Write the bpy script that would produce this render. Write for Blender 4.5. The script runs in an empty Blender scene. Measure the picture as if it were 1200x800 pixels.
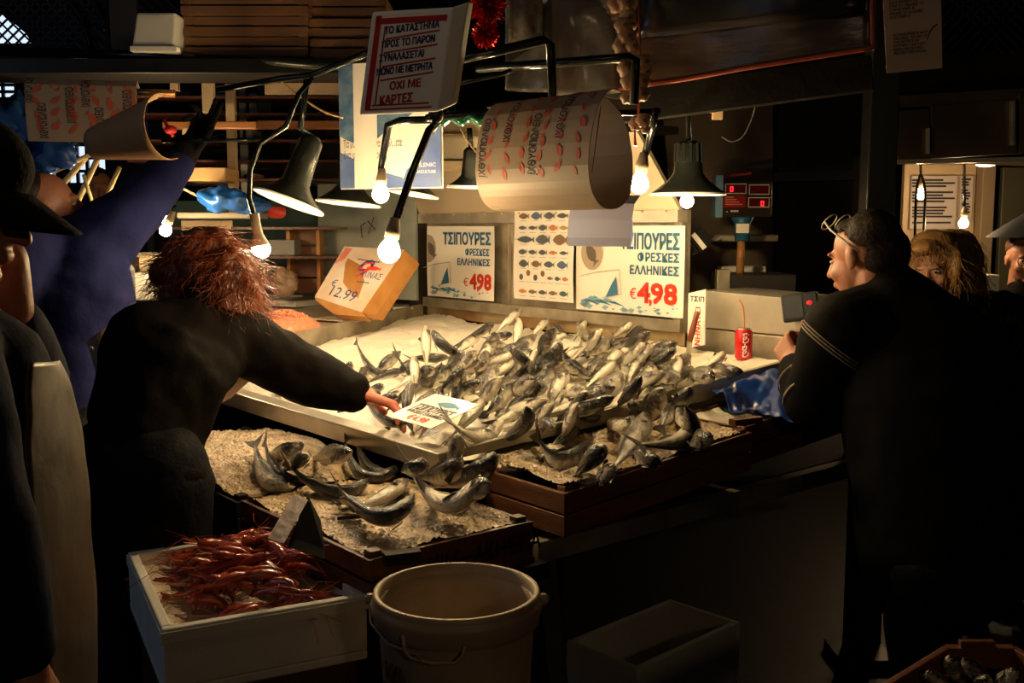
import bpy, math, random
from math import sin, cos, pi, atan, atan2, sqrt, radians
from mathutils import Vector, Matrix, noise, Quaternion
R = random.Random(7)
C = bpy.context.scene.collection
sc = bpy.context.scene
# ---------------------------------------------------------------- camera, world, exposure
HC = 1.6; PITCH = atan(135/1200)
cam = bpy.data.objects.new('camera', bpy.data.cameras.new('camera')); C.objects.link(cam)
cam.location = (0, 0, HC); cam.rotation_euler = (pi/2-PITCH, 0, 0)
cam.data.lens = 36; cam.data.sensor_width = 36; cam.data.clip_start = .05; cam.data.clip_end = 100
sc.camera = cam
w = bpy.data.worlds.new('night'); sc.world = w; w.use_nodes = True
bg = w.node_tree.nodes['Background']; bg.inputs[0].default_value = (.55, .68, 1, 1); bg.inputs[1].default_value = .006
sc.view_settings.view_transform = 'Standard'; sc.view_settings.look = 'None'
sc.view_settings.exposure = 0.0; sc.view_settings.gamma = 1; sc.view_settings.use_curve_mapping = False
BULB = 375.0
def lamp(name, typ, loc, power, col, size=.1, target=None):
    l = bpy.data.lights.new(name, typ); l.energy = power; l.color = col
    if typ == 'AREA': l.size = size
    else: l.shadow_soft_size = size
    o = bpy.data.objects.new(name, l); C.objects.link(o); o.location = loc
    if target is not None: o.rotation_euler = (Vector(target)-Vector(loc)).to_track_quat('-Z', 'Y').to_euler()
    return o
lamp('fill_lamp_above_front', 'POINT', (-.5, 1.7, 2.55), 2.0, (1, .72, .42), .05)            # unseen warm fill, added above the frame to brighten the hand-written sign
lamp('fill_lamp_behind_viewer', 'POINT', (1.2, -1.6, 2.3), 13, (1, .66, .36), .1)          # unseen fill, added behind the viewer for the bucket and foam box fronts
lamp('daylight_from_entrance', 'AREA', (-4.2, 1.2, 2.8), 6.5, (.55, .72, 1), 1.6, (-.6, 2.2, .8))   # daylight through the entrance at the left

# ---------------------------------------------------------------- pixel helpers (photo frame 1200x800 -> points in the hall)
def ray(x, y):
    u = (x-600)/1200; v = (400-y)/1200
    d = Vector((u, cos(PITCH)+v*sin(PITCH), -sin(PITCH)+v*cos(PITCH)))
    return d/d.y
def at(x, y, Y): d = ray(x, y); return Vector((d.x*Y, Y, HC+d.z*Y))
def onz(x, y, z): d = ray(x, y); t = (z-HC)/d.z; return Vector((d.x*t, t, z))
def pix(p):
    q = Vector(p)-Vector((0, 0, HC)); dz = q.y*cos(PITCH)-q.z*sin(PITCH); v = q.y*sin(PITCH)+q.z*cos(PITCH)
    return 600+1200*q.x/dz, 400-1200*v/dz
A = Vector((.772, .636, 0)).normalized(); B = Vector((.636, -.772, 0)).normalized(); Z = Vector((0, 0, 1))
def T(a, b, z): return A*a+B*b+Z*z
def ab(p): return p.x*A.x+p.y*A.y, p.x*B.x+p.y*B.y
def onwall(x, y, a=3.14):
    d = ray(x, y); t = a/(d.x*A.x+d.y*A.y); p = Vector((0, 0, HC))+Vector((d.x, 1, d.z))*t
    return ab(p)[1], p.z
# ---------------------------------------------------------------- materials
MATS = {}
def M(name, col, rough=.5, metal=0, bump=0, bscale=60, col2=None, vscale=6, spec=.5, emit=None, es=0, sss=0, trans=0, alpha=1, detail=6, stretch=None, ior=1.45, lo=.35, hi=.65, coat=0):
    if name in MATS: return MATS[name]
    if spec == .5 and rough >= .7: spec = .15
    m = bpy.data.materials.new(name); m.use_nodes = True; nt = m.node_tree; b = nt.nodes['Principled BSDF']
    def c4(c): return (c[0], c[1], c[2], 1)
    b.inputs['Base Color'].default_value = c4(col); b.inputs['Roughness'].default_value = rough
    b.inputs['Metallic'].default_value = metal; b.inputs['Specular IOR Level'].default_value = spec
    b.inputs['IOR'].default_value = ior; b.inputs['Alpha'].default_value = alpha; b.inputs['Transmission Weight'].default_value = trans
    b.inputs['Coat Weight'].default_value = coat; b.inputs['Coat Roughness'].default_value = .08
    if sss: b.inputs['Subsurface Weight'].default_value = sss; b.inputs['Subsurface Radius'].default_value = (.03, .02, .015)
    if emit: b.inputs['Emission Color'].default_value = c4(emit); b.inputs['Emission Strength'].default_value = es
    if col2 or bump:
        tc = nt.nodes.new('ShaderNodeTexCoord'); mp = nt.nodes.new('ShaderNodeMapping'); nt.links.new(tc.outputs['Object'], mp.inputs[0])
        if stretch: mp.inputs['Scale'].default_value = stretch
    if col2:
        n = nt.nodes.new('ShaderNodeTexNoise'); n.inputs['Scale'].default_value = vscale; n.inputs['Detail'].default_value = detail
        nt.links.new(mp.outputs[0], n.inputs[0])
        r = nt.nodes.new('ShaderNodeValToRGB'); r.color_ramp.elements[0].color = c4(col); r.color_ramp.elements[1].color = c4(col2)
        r.color_ramp.elements[0].position = lo; r.color_ramp.elements[1].position = hi
        nt.links.new(n.outputs[0], r.inputs[0]); nt.links.new(r.outputs[0], b.inputs['Base Color'])
    if bump:
        n = nt.nodes.new('ShaderNodeTexNoise'); n.inputs['Scale'].default_value = bscale; n.inputs['Detail'].default_value = 5
        nt.links.new(mp.outputs[0], n.inputs[0])
        bp = nt.nodes.new('ShaderNodeBump'); bp.inputs['Strength'].default_value = bump; bp.inputs['Distance'].default_value = .01
        nt.links.new(n.outputs[0], bp.inputs['Height']); nt.links.new(bp.outputs[0], b.inputs['Normal'])
    MATS[name] = m
    return m
def Mattr(name, rough=.35, bump=.0, bscale=200, spec=.6, metal=0, coat=0, sss=0):      # colour from the mesh's own colour attribute (skin pattern)
    m = M(name, (1, 1, 1), rough, metal, bump, bscale, spec=spec, coat=coat, sss=sss); nt = m.node_tree
    a = nt.nodes.new('ShaderNodeAttribute'); a.attribute_name = 'Col'
    nt.links.new(a.outputs['Color'], nt.nodes['Principled BSDF'].inputs['Base Color'])
    return m
# ---------------------------------------------------------------- mesh builder
class MB:
    def __init__(s): s.v = []; s.f = []; s.c = []; s.mi = []; s.cur = 0
    def add(s, vs, fs, col=None):
        n = len(s.v); s.v += [tuple(q) for q in vs]; s.f += [tuple(i+n for i in f) for f in fs]
        s.mi += [s.cur]*len(fs)
        if col is not None: s.c += [col]*len(vs) if not isinstance(col, list) else col
        return s
    def hexa(s, p):   # p: 4 bottom, 4 top, same winding (counter-clockwise seen from the top)
        return s.add(p, [(3, 2, 1, 0), (4, 5, 6, 7), (0, 1, 5, 4), (1, 2, 6, 5), (2, 3, 7, 6), (3, 0, 4, 7)])
    def box(s, c, sz, rot=None):
        x, y, z = sz[0]/2, sz[1]/2, sz[2]/2; c = Vector(c)
        P = [Vector(q) for q in ((-x, -y, -z), (x, -y, -z), (x, y, -z), (-x, y, -z), (-x, -y, z), (x, -y, z), (x, y, z), (-x, y, z))]
        if rot is not None: P = [rot @ q for q in P]
        return s.hexa([c+q for q in P])
    def tbox(s, a0, a1, b0, b1, z0, z1):     # box in stall axes; z may be a pair (z at a0, z at a1)
        z0 = z0 if isinstance(z0, tuple) else (z0, z0); z1 = z1 if isinstance(z1, tuple) else (z1, z1)
        return s.hexa([T(a0, b0, z0[0]), T(a0, b1, z0[0]), T(a1, b1, z0[1]), T(a1, b0, z0[1]), T(a0, b0, z1[0]), T(a0, b1, z1[0]), T(a1, b1, z1[1]), T(a1, b0, z1[1])])
    def fbox(s, F, u0, u1, v0, v1, w0, w1):
        return s.hexa([F(u0, v0, w0), F(u1, v0, w0), F(u1, v1, w0), F(u0, v1, w0), F(u0, v0, w1), F(u1, v0, w1), F(u1, v1, w1), F(u0, v1, w1)])
    def bar(s, p, q, wd, th, up=Z):
        p = Vector(p); q = Vector(q); d = (q-p).normalized(); sd = d.cross(up)
        if sd.length < 1e-3: sd = d.cross(Vector((1, 0, 0)))
        sd.normalize(); u = sd.cross(d)
        e = sd*wd/2; g = u*th/2
        return s.hexa([p-e-g, p+e-g, q+e-g, q-e-g, p-e+g, p+e+g, q+e+g, q-e+g])
    def tube(s, pts, r, n=8, caps=True, col=None, flat=1):
        pts = [Vector(p) for p in pts]; rs = r if isinstance(r, (list, tuple)) else [r]*len(pts)
        vs = []; N = len(pts); up = None
        for i, p in enumerate(pts):
            t = (pts[min(i+1, N-1)]-pts[max(i-1, 0)]).normalized()
            if up is None: up = Z if abs(t.z) < .9 else Vector((1, 0, 0))
            sd = t.cross(up).normalized(); up = sd.cross(t)
            for k in range(n):
                an = 2*pi*k/n; vs.append(p+sd*cos(an)*rs[i]+up*sin(an)*rs[i]*flat)
        fs = [(i*n+k, i*n+(k+1) % n, (i+1)*n+(k+1) % n, (i+1)*n+k) for i in range(N-1) for k in range(n)]
        if caps: fs += [tuple(range(n))[::-1], tuple(range((N-1)*n, N*n))]
        return s.add(vs, fs, col)
    def ell(s, c, rad, rot=None, nu=14, nv=9):
        c = Vector(c); vs = []; rad = rad if isinstance(rad, (tuple, list)) else (rad,)*3
        for j in range(1, nv):
            ph = pi*j/nv
            for i in range(nu):
                th = 2*pi*i/nu; q = Vector((sin(ph)*cos(th)*rad[0], sin(ph)*sin(th)*rad[1], cos(ph)*rad[2]))
                vs.append(c+(rot @ q if rot is not None else q))
        for sg in (1, -1):
            q = Vector((0, 0, sg*rad[2])); vs.append(c+(rot @ q if rot is not None else q))
        n0 = (nv-1)*nu
        fs = [(j*nu+i, (j+1)*nu+i, (j+1)*nu+(i+1) % nu, j*nu+(i+1) % nu) for j in range(nv-2) for i in range(nu)]
        fs += [(n0, i, (i+1) % nu) for i in range(nu)]
        fs += [(n0+1, (nv-2)*nu+(i+1) % nu, (nv-2)*nu+i) for i in range(nu)]
        return s.add(vs, fs)
    def cap(s, p, q, r0, r1, n=14):          # tapered capsule
        p = Vector(p); q = Vector(q); d = q-p; L = d.length
        if L < 1e-5: return s.ell(p, r0)
        d /= L; pts = []; rs = []
        for k in range(4): an = pi/2*(1-k/3.5)*.98; pts.append(p-d*r0*sin(an)); rs.append(max(r0*cos(an), .0008))
        pts.append(p); rs.append(r0); pts.append(q); rs.append(r1)
        for k in range(1, 4): an = pi/2*(k/3)*.98; pts.append(q+d*r1*sin(an)); rs.append(max(r1*cos(an), .0008))
        return s.tube(pts, rs, n)
    def lathe(s, prof, mtx=None, n=24, sx=1, sy=1):   # prof: (r, z) list, open profile
        vs = []
        for r, z in prof:
            for k in range(n):
                q = Vector((r*cos(2*pi*k/n)*sx, r*sin(2*pi*k/n)*sy, z)); vs.append(mtx @ q if mtx is not None else q)
        return s.add(vs, [(i*n+k, i*n+(k+1) % n, (i+1)*n+(k+1) % n, (i+1)*n+k) for i in range(len(prof)-1) for k in range(n)])
    def grid(s, fn, nu, nv, col=None):
        vs = [fn(i/nu, j/nv) for j in range(nv+1) for i in range(nu+1)]
        return s.add(vs, [(j*(nu+1)+i, j*(nu+1)+i+1, (j+1)*(nu+1)+i+1, (j+1)*(nu+1)+i) for j in range(nv) for i in range(nu)], col)
    def sheet(s, fn, nu, nv, th):             # closed thin sheet: fn(u, v) -> point, thickness along normal
        P = [[Vector(fn(i/nu, j/nv)) for i in range(nu+1)] for j in range(nv+1)]
        vs = []; 
        for sg in (0, 1):
            for j in range(nv+1):
                for i in range(nu+1):
                    du = P[j][min(i+1, nu)]-P[j][max(i-1, 0)]; dv = P[min(j+1, nv)][i]-P[max(j-1, 0)][i]
                    nn = du.cross(dv); nn = nn.normalized() if nn.length > 1e-9 else Z
                    vs.append(P[j][i]-nn*th*sg)
        W = nu+1; K = W*(nv+1)
        fs = [(j*W+i, j*W+i+1, (j+1)*W+i+1, (j+1)*W+i) for j in range(nv) for i in range(nu)]
        fs += [tuple(K+q for q in f[::-1]) for f in fs]
        ed = [j*W for j in range(nv+1)]+[nv*W+i for i in range(1, nu+1)]+[j*W+nu for j in range(nv-1, -1, -1)]+[i for i in range(nu-1, 0, -1)]
        for k in range(len(ed)):
            a, b = ed[k], ed[(k+1) % len(ed)]; fs.append((a, b, K+b, K+a))
        return s.add(vs, fs)
    def build(s, name, mat, parent=None, smooth=False, bevel=0, kind=None, label=None):
        me = bpy.data.meshes.new(name); me.from_pydata(s.v, [], s.f)
        for mm in (mat if isinstance(mat, (list, tuple)) else [mat]): me.materials.append(mm)
        if any(s.mi): me.polygons.foreach_set('material_index', s.mi)
        if s.c and len(s.c) == len(s.v):
            at_ = me.color_attributes.new('Col', 'FLOAT_COLOR', 'POINT')
            at_.data.foreach_set('color', [x for c in s.c for x in (c[0], c[1], c[2], 1)])
        if smooth: me.polygons.foreach_set('use_smooth', [True]*len(me.polygons))
        return link(name, me, parent, bevel, kind, label)
def link(name, me, parent=None, bevel=0, kind=None, label=None):
    me.update(); o = bpy.data.objects.new(name, me); C.objects.link(o)
    if parent is not None:
        o.parent = parent; o.matrix_parent_inverse = Matrix.Translation(-AB(parent))
    if bevel:
        bv = o.modifiers.new('bevel', 'BEVEL'); bv.width = bevel; bv.segments = 2; bv.limit_method = 'ANGLE'
    if kind: o['kind'] = kind
    elif any(k in name for k in ('lettering', 'print', 'waves', 'scrawl', 'lines', 'antennae', 'rivet', 'ribs', 'red_price', 'script', 'folds', 'legs', 'eyes', 'red_net')): o['kind'] = 'stuff'
    if label: o['label'] = label
    return o
def AB(o):
    p = Vector(o.location)
    return p   # roots sit at their location; part meshes keep identity location
def thing(name, label, cat, loc, group=None):
    o = bpy.data.objects.new(name, None); C.objects.link(o); o.location = Vector(loc); o.empty_display_size = .05
    return tag(o, label, cat, group)
def tag(o, label, cat, group=None, kind=None):
    o['label'] = label; o['category'] = cat
    if group: o['group'] = group
    if kind: o['kind'] = kind
    return o
def frame(o, ux, uy):
    o = Vector(o); ux = Vector(ux).normalized(); n = ux.cross(Vector(uy)).normalized(); uy = n.cross(ux)
    return lambda u, v, w=0: o+ux*u+uy*v+n*w
# ---------------------------------------------------------------- lettering
def textmesh(txt, size=1, bold=0, shear=0, align='LEFT', sx=1):
    cu = bpy.data.curves.new('t', 'FONT'); cu.body = txt; cu.size = size; cu.align_x = align; cu.shear = shear; cu.offset = bold; cu.resolution_u = 2
    o = bpy.data.objects.new('t', cu); C.objects.link(o)
    dg = bpy.context.evaluated_depsgraph_get(); me = bpy.data.meshes.new_from_object(o.evaluated_get(dg))
    vs = [(v.co.x*sx, v.co.y) for v in me.vertices]; fs = [tuple(p.vertices) for p in me.polygons]
    bpy.data.objects.remove(o); bpy.data.curves.remove(cu); bpy.data.meshes.remove(me)
    return vs, fs
def letter(mb, F, txt, u, v, size, w=.0012, bold=0, shear=0, align='LEFT', sx=1, rot=0, wid=None, flip=False):
    vs, fs = textmesh(txt, size, 0, shear, align, sx)
    if not vs: return
    if wid:
        x0 = min(p[0] for p in vs); x1 = max(p[0] for p in vs); k = wid/(x1-x0); vs = [((p[0]-x0)*k, p[1]) for p in vs]
    c, s_ = cos(rot), sin(rot)
    bo = min(bold*1.6, .07*size)
    for dx, dy in (((0, 0), (bo, 0), (0, bo), (bo, bo)) if bo else ((0, 0),)):      # heavier strokes by shifted copies
        mb.add([F(u+x*c-y*s_+dx, v+x*s_+y*c+dy, w+dx*.02) for x, y in vs], [f[::-1] if flip else f for f in fs])
def poly(mb, F, pts, w=.001):
    mb.add([F(u, v, w) for u, v in pts], [tuple(range(len(pts)))])
FISHPOLY = [(-.5, 0), (-.42, .07), (-.25, .15), (0, .19), (.2, .13), (.36, .04), (.5, .17), (.46, 0), (.5, -.17), (.36, -.04), (.2, -.12), (0, -.17), (-.25, -.13), (-.42, -.07)]
def fishpoly(mb, F, u, v, L, w=.0011, hk=1, rot=0):
    c, s_ = cos(rot), sin(rot)
    poly(mb, F, [(u+(x*c-y*hk*s_)*L, v+(x*s_+y*hk*c)*L) for x, y in FISHPOLY][::-1], w)
# ---------------------------------------------------------------- blob bodies: overlapping closed shapes fused into one continuous skin
def fuse(mb, voxel=.008, smooth=6, nz=0, nscale=8, seed=0):
    me = bpy.data.meshes.new('f'); me.from_pydata(mb.v, [], mb.f); o = bpy.data.objects.new('f', me); C.objects.link(o)
    m = o.modifiers.new('r', 'REMESH'); m.mode = 'VOXEL'; m.voxel_size = voxel
    if smooth: s_ = o.modifiers.new('s', 'SMOOTH'); s_.factor = .5; s_.iterations = smooth
    dg = bpy.context.evaluated_depsgraph_get(); out = bpy.data.meshes.new_from_object(o.evaluated_get(dg))
    bpy.data.objects.remove(o); bpy.data.meshes.remove(me)
    if nz:
        nor = [v.normal.copy() for v in out.vertices]
        for v, n_ in zip(out.vertices, nor):
            q = v.co*nscale+Vector((seed, 0, 0)); k = noise.noise(q)+.5*noise.noise(q*2.3)
            v.co = v.co+n_*k*nz
    out.polygons.foreach_set('use_smooth', [True]*len(out.polygons))
    return out
def skin(name, mb, mat, parent=None, voxel=.008, smooth=6, nz=0, nscale=8, seed=0, label=None):
    me = fuse(mb, voxel, smooth, nz, nscale, seed); me.materials.append(mat)
    return link(name, me, parent, label=label)
# ================================================================ materials used all over
steel = M('brushed_steel', (.62, .57, .46), .32, .6, .08, 30, (.48, .44, .36), 9)
steel_old = M('stained_steel', (.46, .41, .31), .42, .5, .15, 25, (.22, .19, .14), 7)
steel_rust = M('rust_streaked_steel', (.52, .42, .24), .38, .6, .12, 40, (.30, .12, .03), 4, lo=.45, hi=.72)
galv = M('galvanised_panel', (.56, .62, .54), .32, .4, .1, 18, (.40, .46, .42), 5)
blackm = M('black_iron', (.012, .013, .013), .32, .3, .05, 60, spec=.6)
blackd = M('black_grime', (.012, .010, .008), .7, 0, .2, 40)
wood = M('crate_wood', (.19, .075, .024), .5, 0, .25, 60, (.09, .03, .01), 3, stretch=(1, 1, 6))
wood_d = M('dark_wet_wood', (.13, .045, .018), .35, 0, .3, 50, (.05, .018, .008), 4)
wood_l = M('pale_wood', (.52, .30, .12), .6, 0, .2, 60, (.40, .20, .07), 4)
foam = M('white_foam', (.72, .70, .64), .75, 0, .12, 180, (.66, .63, .55), 8)
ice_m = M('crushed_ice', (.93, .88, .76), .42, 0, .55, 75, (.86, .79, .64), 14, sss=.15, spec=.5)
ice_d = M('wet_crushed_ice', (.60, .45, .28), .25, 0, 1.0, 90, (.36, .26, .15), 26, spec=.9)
paper_w = M('white_print_paper', (.86, .82, .74), .45)
kraft = M('waxed_kraft_paper', (.37, .28, .20), .5, 0, .06, 8, (.32, .235, .16), 5)
ink_blue = M('blue_print', (.035, .16, .30), .5); ink_pale = M('pale_blue_print', (.22, .42, .52), .5)
ink_red = M('red_print', (.72, .05, .02), .5); ink_black = M('black_print', (.02, .02, .03), .5); ink_navy = M('navy_ink', (.03, .04, .16), .5)
ink_brick = M('brick_red_print', (.50, .10, .05), .5)
# ================================================================ the hall
def struct(o): o['kind'] = 'structure'; return o
hall = M('hall_plaster', (.035, .03, .025), .85, 0, .2, 10, (.02, .018, .015), 3)
struct(MB().box((0, 6, -.05), (16, 20, .1)).build('floor', M('wet_dark_floor', (.010, .009, .008), .5, 0, .25, 14, (.006, .0055, .005), 4)))
struct(MB().box((0, 6, 4.55), (16, 20, .1)).build('ceiling', hall))
struct(MB().box((0, 13.05, 2.25), (16, .1, 4.5)).build('wall_back', hall))
struct(MB().box((-7.05, 8, 2.25), (.1, 10, 4.5)).build('wall_left', hall))
struct(MB().box((7.05, 8, 2.25), (.1, 10, 4.5)).build('wall_right', hall))

# ================================================================ the display table: dark iron frame with legs
tb = thing('display_table', 'long black iron table carrying the steel fish tray and the crates', 'table', T(2.2, -3.4, 0))
m = MB(); m.tbox(1.66, 3.5, -6.2, -1.96, .78, .80); m.build('tabletop', blackd, tb)
m = MB(); m.tbox(1.16, 1.64, -6.2, -1.90, .74, .77); m.build('lower_shelf', blackd, tb)
for a, b0, b1 in ((1.66, -6.2, -1.93),): MB().tbox(a, a+.04, b0, b1, .72, .78).build('front_rail', blackm, tb)
MB().tbox(1.66, 3.5, -1.95, -1.91, .745, .80).build('side_rail', steel_old, tb, label='dull steel rail along the right side of the table')
MB().tbox(1.16, 1.19, -6.2, -1.88, .71, .76).build('front_rail', blackm, tb)
MB().tbox(1.16, 1.66, -1.90, -1.87, .72, .76).build('side_rail', blackm, tb)
for a, b in ((1.78, -2.0), (1.14, -5.9), (3.4, -2.0), (3.4, -6.1)):
    MB().tbox(a-.025, a+.025, b-.025, b+.025, 0, .74).build('leg', blackm, tb)
p = T(1.72, -1.96, .74); q = T(1.62, -1.72, 0)
MB().bar(p, q, .05, .05).build('brace', blackm, tb)
MB().bar(T(1.16, -2.2, .71), T(1.16, -2.2, 0), .05, .05).build('leg', blackm, tb)

# ---- steel tray
def ztray(a): return .985+(a-1.6)/1.54*.13
def zs(a, b):
    if b > -2.19: return .945+(a-1.72)*.085 if a < 2.46 else 1.005+(a-2.46)*.07
    if a < 1.6: return .875
    return ztray(a)
tr = thing('steel_tray', 'large steel display tray full of ice and heaped bream', 'tray', T(2.4, -3.4, .8))
def bl(a): return -4.55+(3.14-a)*.456        # the slanting left side of the tray
MB().hexa([T(1.6, bl(1.6), .94), T(1.6, -2.18, .94), T(3.14, -2.18, 1.03), T(3.14, -4.55, 1.03), T(1.6, bl(1.6), .95), T(1.6, -2.18, .95), T(3.14, -2.18, 1.04), T(3.14, -4.55, 1.04)]).build('tray_floor', steel, tr)
MB().hexa([T(1.585, -3.86, .93), T(1.585, -2.22, .93), T(1.60, -2.22, .93), T(1.60, -3.86, .93), T(1.57, -3.86, .995), T(1.57, -2.22, .99), T(1.625, -2.22, .995), T(1.625, -3.86, 1.0)]).build('front_lip', steel, tr, bevel=.004, label='bright folded steel front lip')
MB().hexa([T(1.55, bl(1.55)-.02, .95), T(1.55, bl(1.55), .95), T(3.14, -4.55, 1.0), T(3.14, -4.57, 1.0), T(1.55, bl(1.55)-.03, 1.10), T(1.55, bl(1.55), 1.10), T(3.14, -4.55, 1.185), T(3.14, -4.58, 1.185)]).build('left_rim', steel_old, tr, bevel=.003)
MB().tbox(1.62, 3.14, -2.195, -2.175, (.98, 1.05), (1.005, 1.130)).build('right_rim', steel_old, tr, bevel=.003)
MB().tbox(1.62, 1.66, -2.95, -2.24, .93, .935).build('drip_ledge', steel, tr)
# ice bed
def icez(a, b):
    n = noise.noise(Vector((a*5, b*5, 0)))*.018+noise.noise(Vector((a*14, b*14, 3)))*.010+noise.noise(Vector((a*45, b*45, 3)))*.005
    return ztray(a)+n
m = MB(); m.grid(lambda u, v: (lambda a, b: T(a, b, icez(a, b)+.02*max(0, 1-((b-bl(a)-.15)/.3)**2)*(a > 1.9)*min(1, (a-1.9)*3)-(.02 if a < 1.72 else 0)))(1.63+1.505*v, bl(1.63+1.505*v)+.005+(-2.205-bl(1.63+1.505*v))*u), 190, 130)
tag(m.build('ice', ice_m, smooth=True), 'smooth white bed of crushed ice filling the steel tray', 'ice', kind='stuff')

# ---- wooden crates on the right and in front
def crate(name_label, a0, a1, b0, b1, z0, z1, dz, mat, group, slats=2, sides='flbr', text=None, end=None):
    """open fish crate: slats on four sides, corner blocks, bottom boards"""
    t = thing('wooden_crate', name_label, 'crate', T((a0+a1)/2, (b0+b1)/2, z0), group)
    th = .012; H = z1-z0; sh = H/slats
    zz = lambda a, z: z+dz*(a-a0)/(a1-a0)
    def bx(x0, x1, y0, y1, h0, h1, nm, mt=mat):
        MB().hexa([T(x0, y0, zz(x0, h0)), T(x0, y1, zz(x0, h0)), T(x1, y1, zz(x1, h0)), T(x1, y0, zz(x1, h0)), T(x0, y0, zz(x0, h1)), T(x0, y1, zz(x0, h1)), T(x1, y1, zz(x1, h1)), T(x1, y0, zz(x1, h1))]).build(nm, mt, t, bevel=.002)
    for k in range(slats):
        g = .003; h0 = z0+k*sh+g; h1 = z0+(k+1)*sh-g; j = R.uniform(-.004, .004)
        if 'f' in sides: bx(a0, a0+th, b0, b1, h0, h1+j, 'slat')
        if 'b' in sides: bx(a1-th, a1, b0, b1, h0, h1+j, 'slat')
        if 'l' in sides: bx(a0+th, a1-th, b0, b0+th, h0, h1+j, 'slat')
        if 'r' in sides: bx(a0+th, a1-th, b1-th, b1, h0, h1+j*.5, 'slat')
    for x, y in ((a0+th, b0+th), (a0+th, b1-th-.03), (a1-th-.03, b0+th), (a1-th-.03, b1-th-.03)):
        bx(x, x+.03, y, y+.03, z0, z1+.008, 'corner_block')
    n = 4
    for k in range(n):
        w_ = (b1-b0-2*th)/n; bx(a0+th, a1-th, b0+th+k*w_+.002, b0+th+(k+1)*w_-.002, z0, z0+.008, 'bottom_board')
    return t
g = 'wooden fish crates along the table edge'
c1 = crate('wet wooden crate of ice at the front corner with five bream', 1.13, 1.60, -2.50, -1.86, .775, .885, .0, wood_d, g)
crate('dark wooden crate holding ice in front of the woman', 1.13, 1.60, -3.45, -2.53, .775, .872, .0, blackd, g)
c2 = crate('reddish wooden crate of ice and bream at the right corner of the table', 1.69, 2.44, -2.165, -1.845, .82, .940, .06, wood, g)
c3 = crate('reddish wooden crate under the blue plastic bag', 2.47, 3.12, -2.165, -1.90, .87, 1.0, .05, wood, g)
# stencilled letters on the front crate
F = frame(T(1.14, -1.857, .79), A, Z); mm = MB()
for i, (s_, u) in enumerate((('ΟΝΙΜ', .10), ('ΑΚΗΣ', .27), ('ΠΑ', .41))): letter(mm, F, s_, u, .022, .06, w=.004, bold=.001, sx=.8)
mm.build('stencil_lettering', M('dark_stencil', (.03, .012, .008), .6), c1)
def icegrid(a0, a1, b0, b1, zf, amp, nu, nv, mat, label, cellar=.0):
    m = MB(); m.grid(lambda u, v: (lambda a, b: T(a, b, zf(a, b)+amp*(.8*noise.noise(Vector((a*8, b*8, 7)))+.35*noise.noise(Vector((a*26, b*26, 1)))+.8*abs(noise.noise(Vector((a*75, b*75, 1))))) - cellar*(1-min(1, 14*min(u, 1-u, v, 1-v)))))(a0+(a1-a0)*v, b0+(b1-b0)*u), nu, nv)
    return tag(m.build('ice', mat, smooth=True), label, 'ice', kind='stuff')
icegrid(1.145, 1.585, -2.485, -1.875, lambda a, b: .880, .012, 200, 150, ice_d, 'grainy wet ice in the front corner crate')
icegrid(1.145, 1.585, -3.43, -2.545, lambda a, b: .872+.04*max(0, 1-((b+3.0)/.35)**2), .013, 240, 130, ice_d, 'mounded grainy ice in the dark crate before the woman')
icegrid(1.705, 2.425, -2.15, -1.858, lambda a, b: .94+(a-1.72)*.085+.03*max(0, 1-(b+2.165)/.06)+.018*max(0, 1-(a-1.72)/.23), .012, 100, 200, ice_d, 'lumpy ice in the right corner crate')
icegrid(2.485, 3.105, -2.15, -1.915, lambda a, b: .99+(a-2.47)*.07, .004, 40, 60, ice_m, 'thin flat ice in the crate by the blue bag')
# clear ice lumps
def lump(c, r, seed, label):
    m = MB(); m.ell(c, r, nu=12, nv=8); v2 = []
    for v in m.v:
        d = Vector(v)-Vector(c); k = 1+.5*noise.noise(d.normalized()*2.2+Vector((seed, 0, 0))); v2.append(tuple(Vector(c)+d*k))
    m.v = v2; o = m.build('ice_lump', M('glassy_ice', (.62, .53, .40), .18, 0, .6, 90, spec=.9, sss=.2)); tag(o, label, 'ice')
for i, (x, y, z_, r, lb) in enumerate(((612, 540, .955, (.05, .035, .025), 'flat yellowish ice lump beside the steel lip'), (650, 535, .965, (.045, .04, .03), 'rounded ice lump behind the crate corner'), (595, 545, .95, (.04, .03, .02), 'small ice lump at the left end of the corner crate'), (455, 515, .91, (.05, .03, .045), 'tall clear ice lump below the steel lip'), (480, 530, .90, (.05, .04, .03), 'clear ice lump among the front bream'), (676, 560, .95, (.06, .04, .025), 'wide ice lump by the crate edge'))):
    lump(onz(x, y, z_), r, i*3.1, lb)
# loose splinters of wood and the dark plate standing between ice and prawns
m = MB(); m.bar(onz(395, 606, .892), onz(425, 604, .892), .02, .008); tag(m.build('wood_splinter', wood_d), 'wet splinter of wood at the left end of the front crate', 'splinter')
m = MB(); m.bar(onz(450, 655, .895), onz(492, 650, .895), .03, .025); tag(m.build('wood_block', blackd), 'black wooden block on the near corner of the front crate', 'block')
m = MB(); m.bar(onz(858, 495, 1.02), onz(890, 491, 1.02), .03, .018); tag(m.build('wood_block', wood_d), 'dark wooden block between the two right crates', 'block')
pt_ = thing('metal_scoop_plate', 'narrow grey metal angle leaning up behind the prawns', 'plate', at(325, 634, 2.1))
m = MB(); m.bar(at(323, 634, 2.12), at(352, 583, 2.26), .036, .003, Vector((0, -1, .2))); m.build('lit_edge_face', M('lit_edge_metal', (.16, .13, .14), .45, .4, .2, 40), pt_)  # lit edge of the dark plate, its light put into a greyer colour
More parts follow.
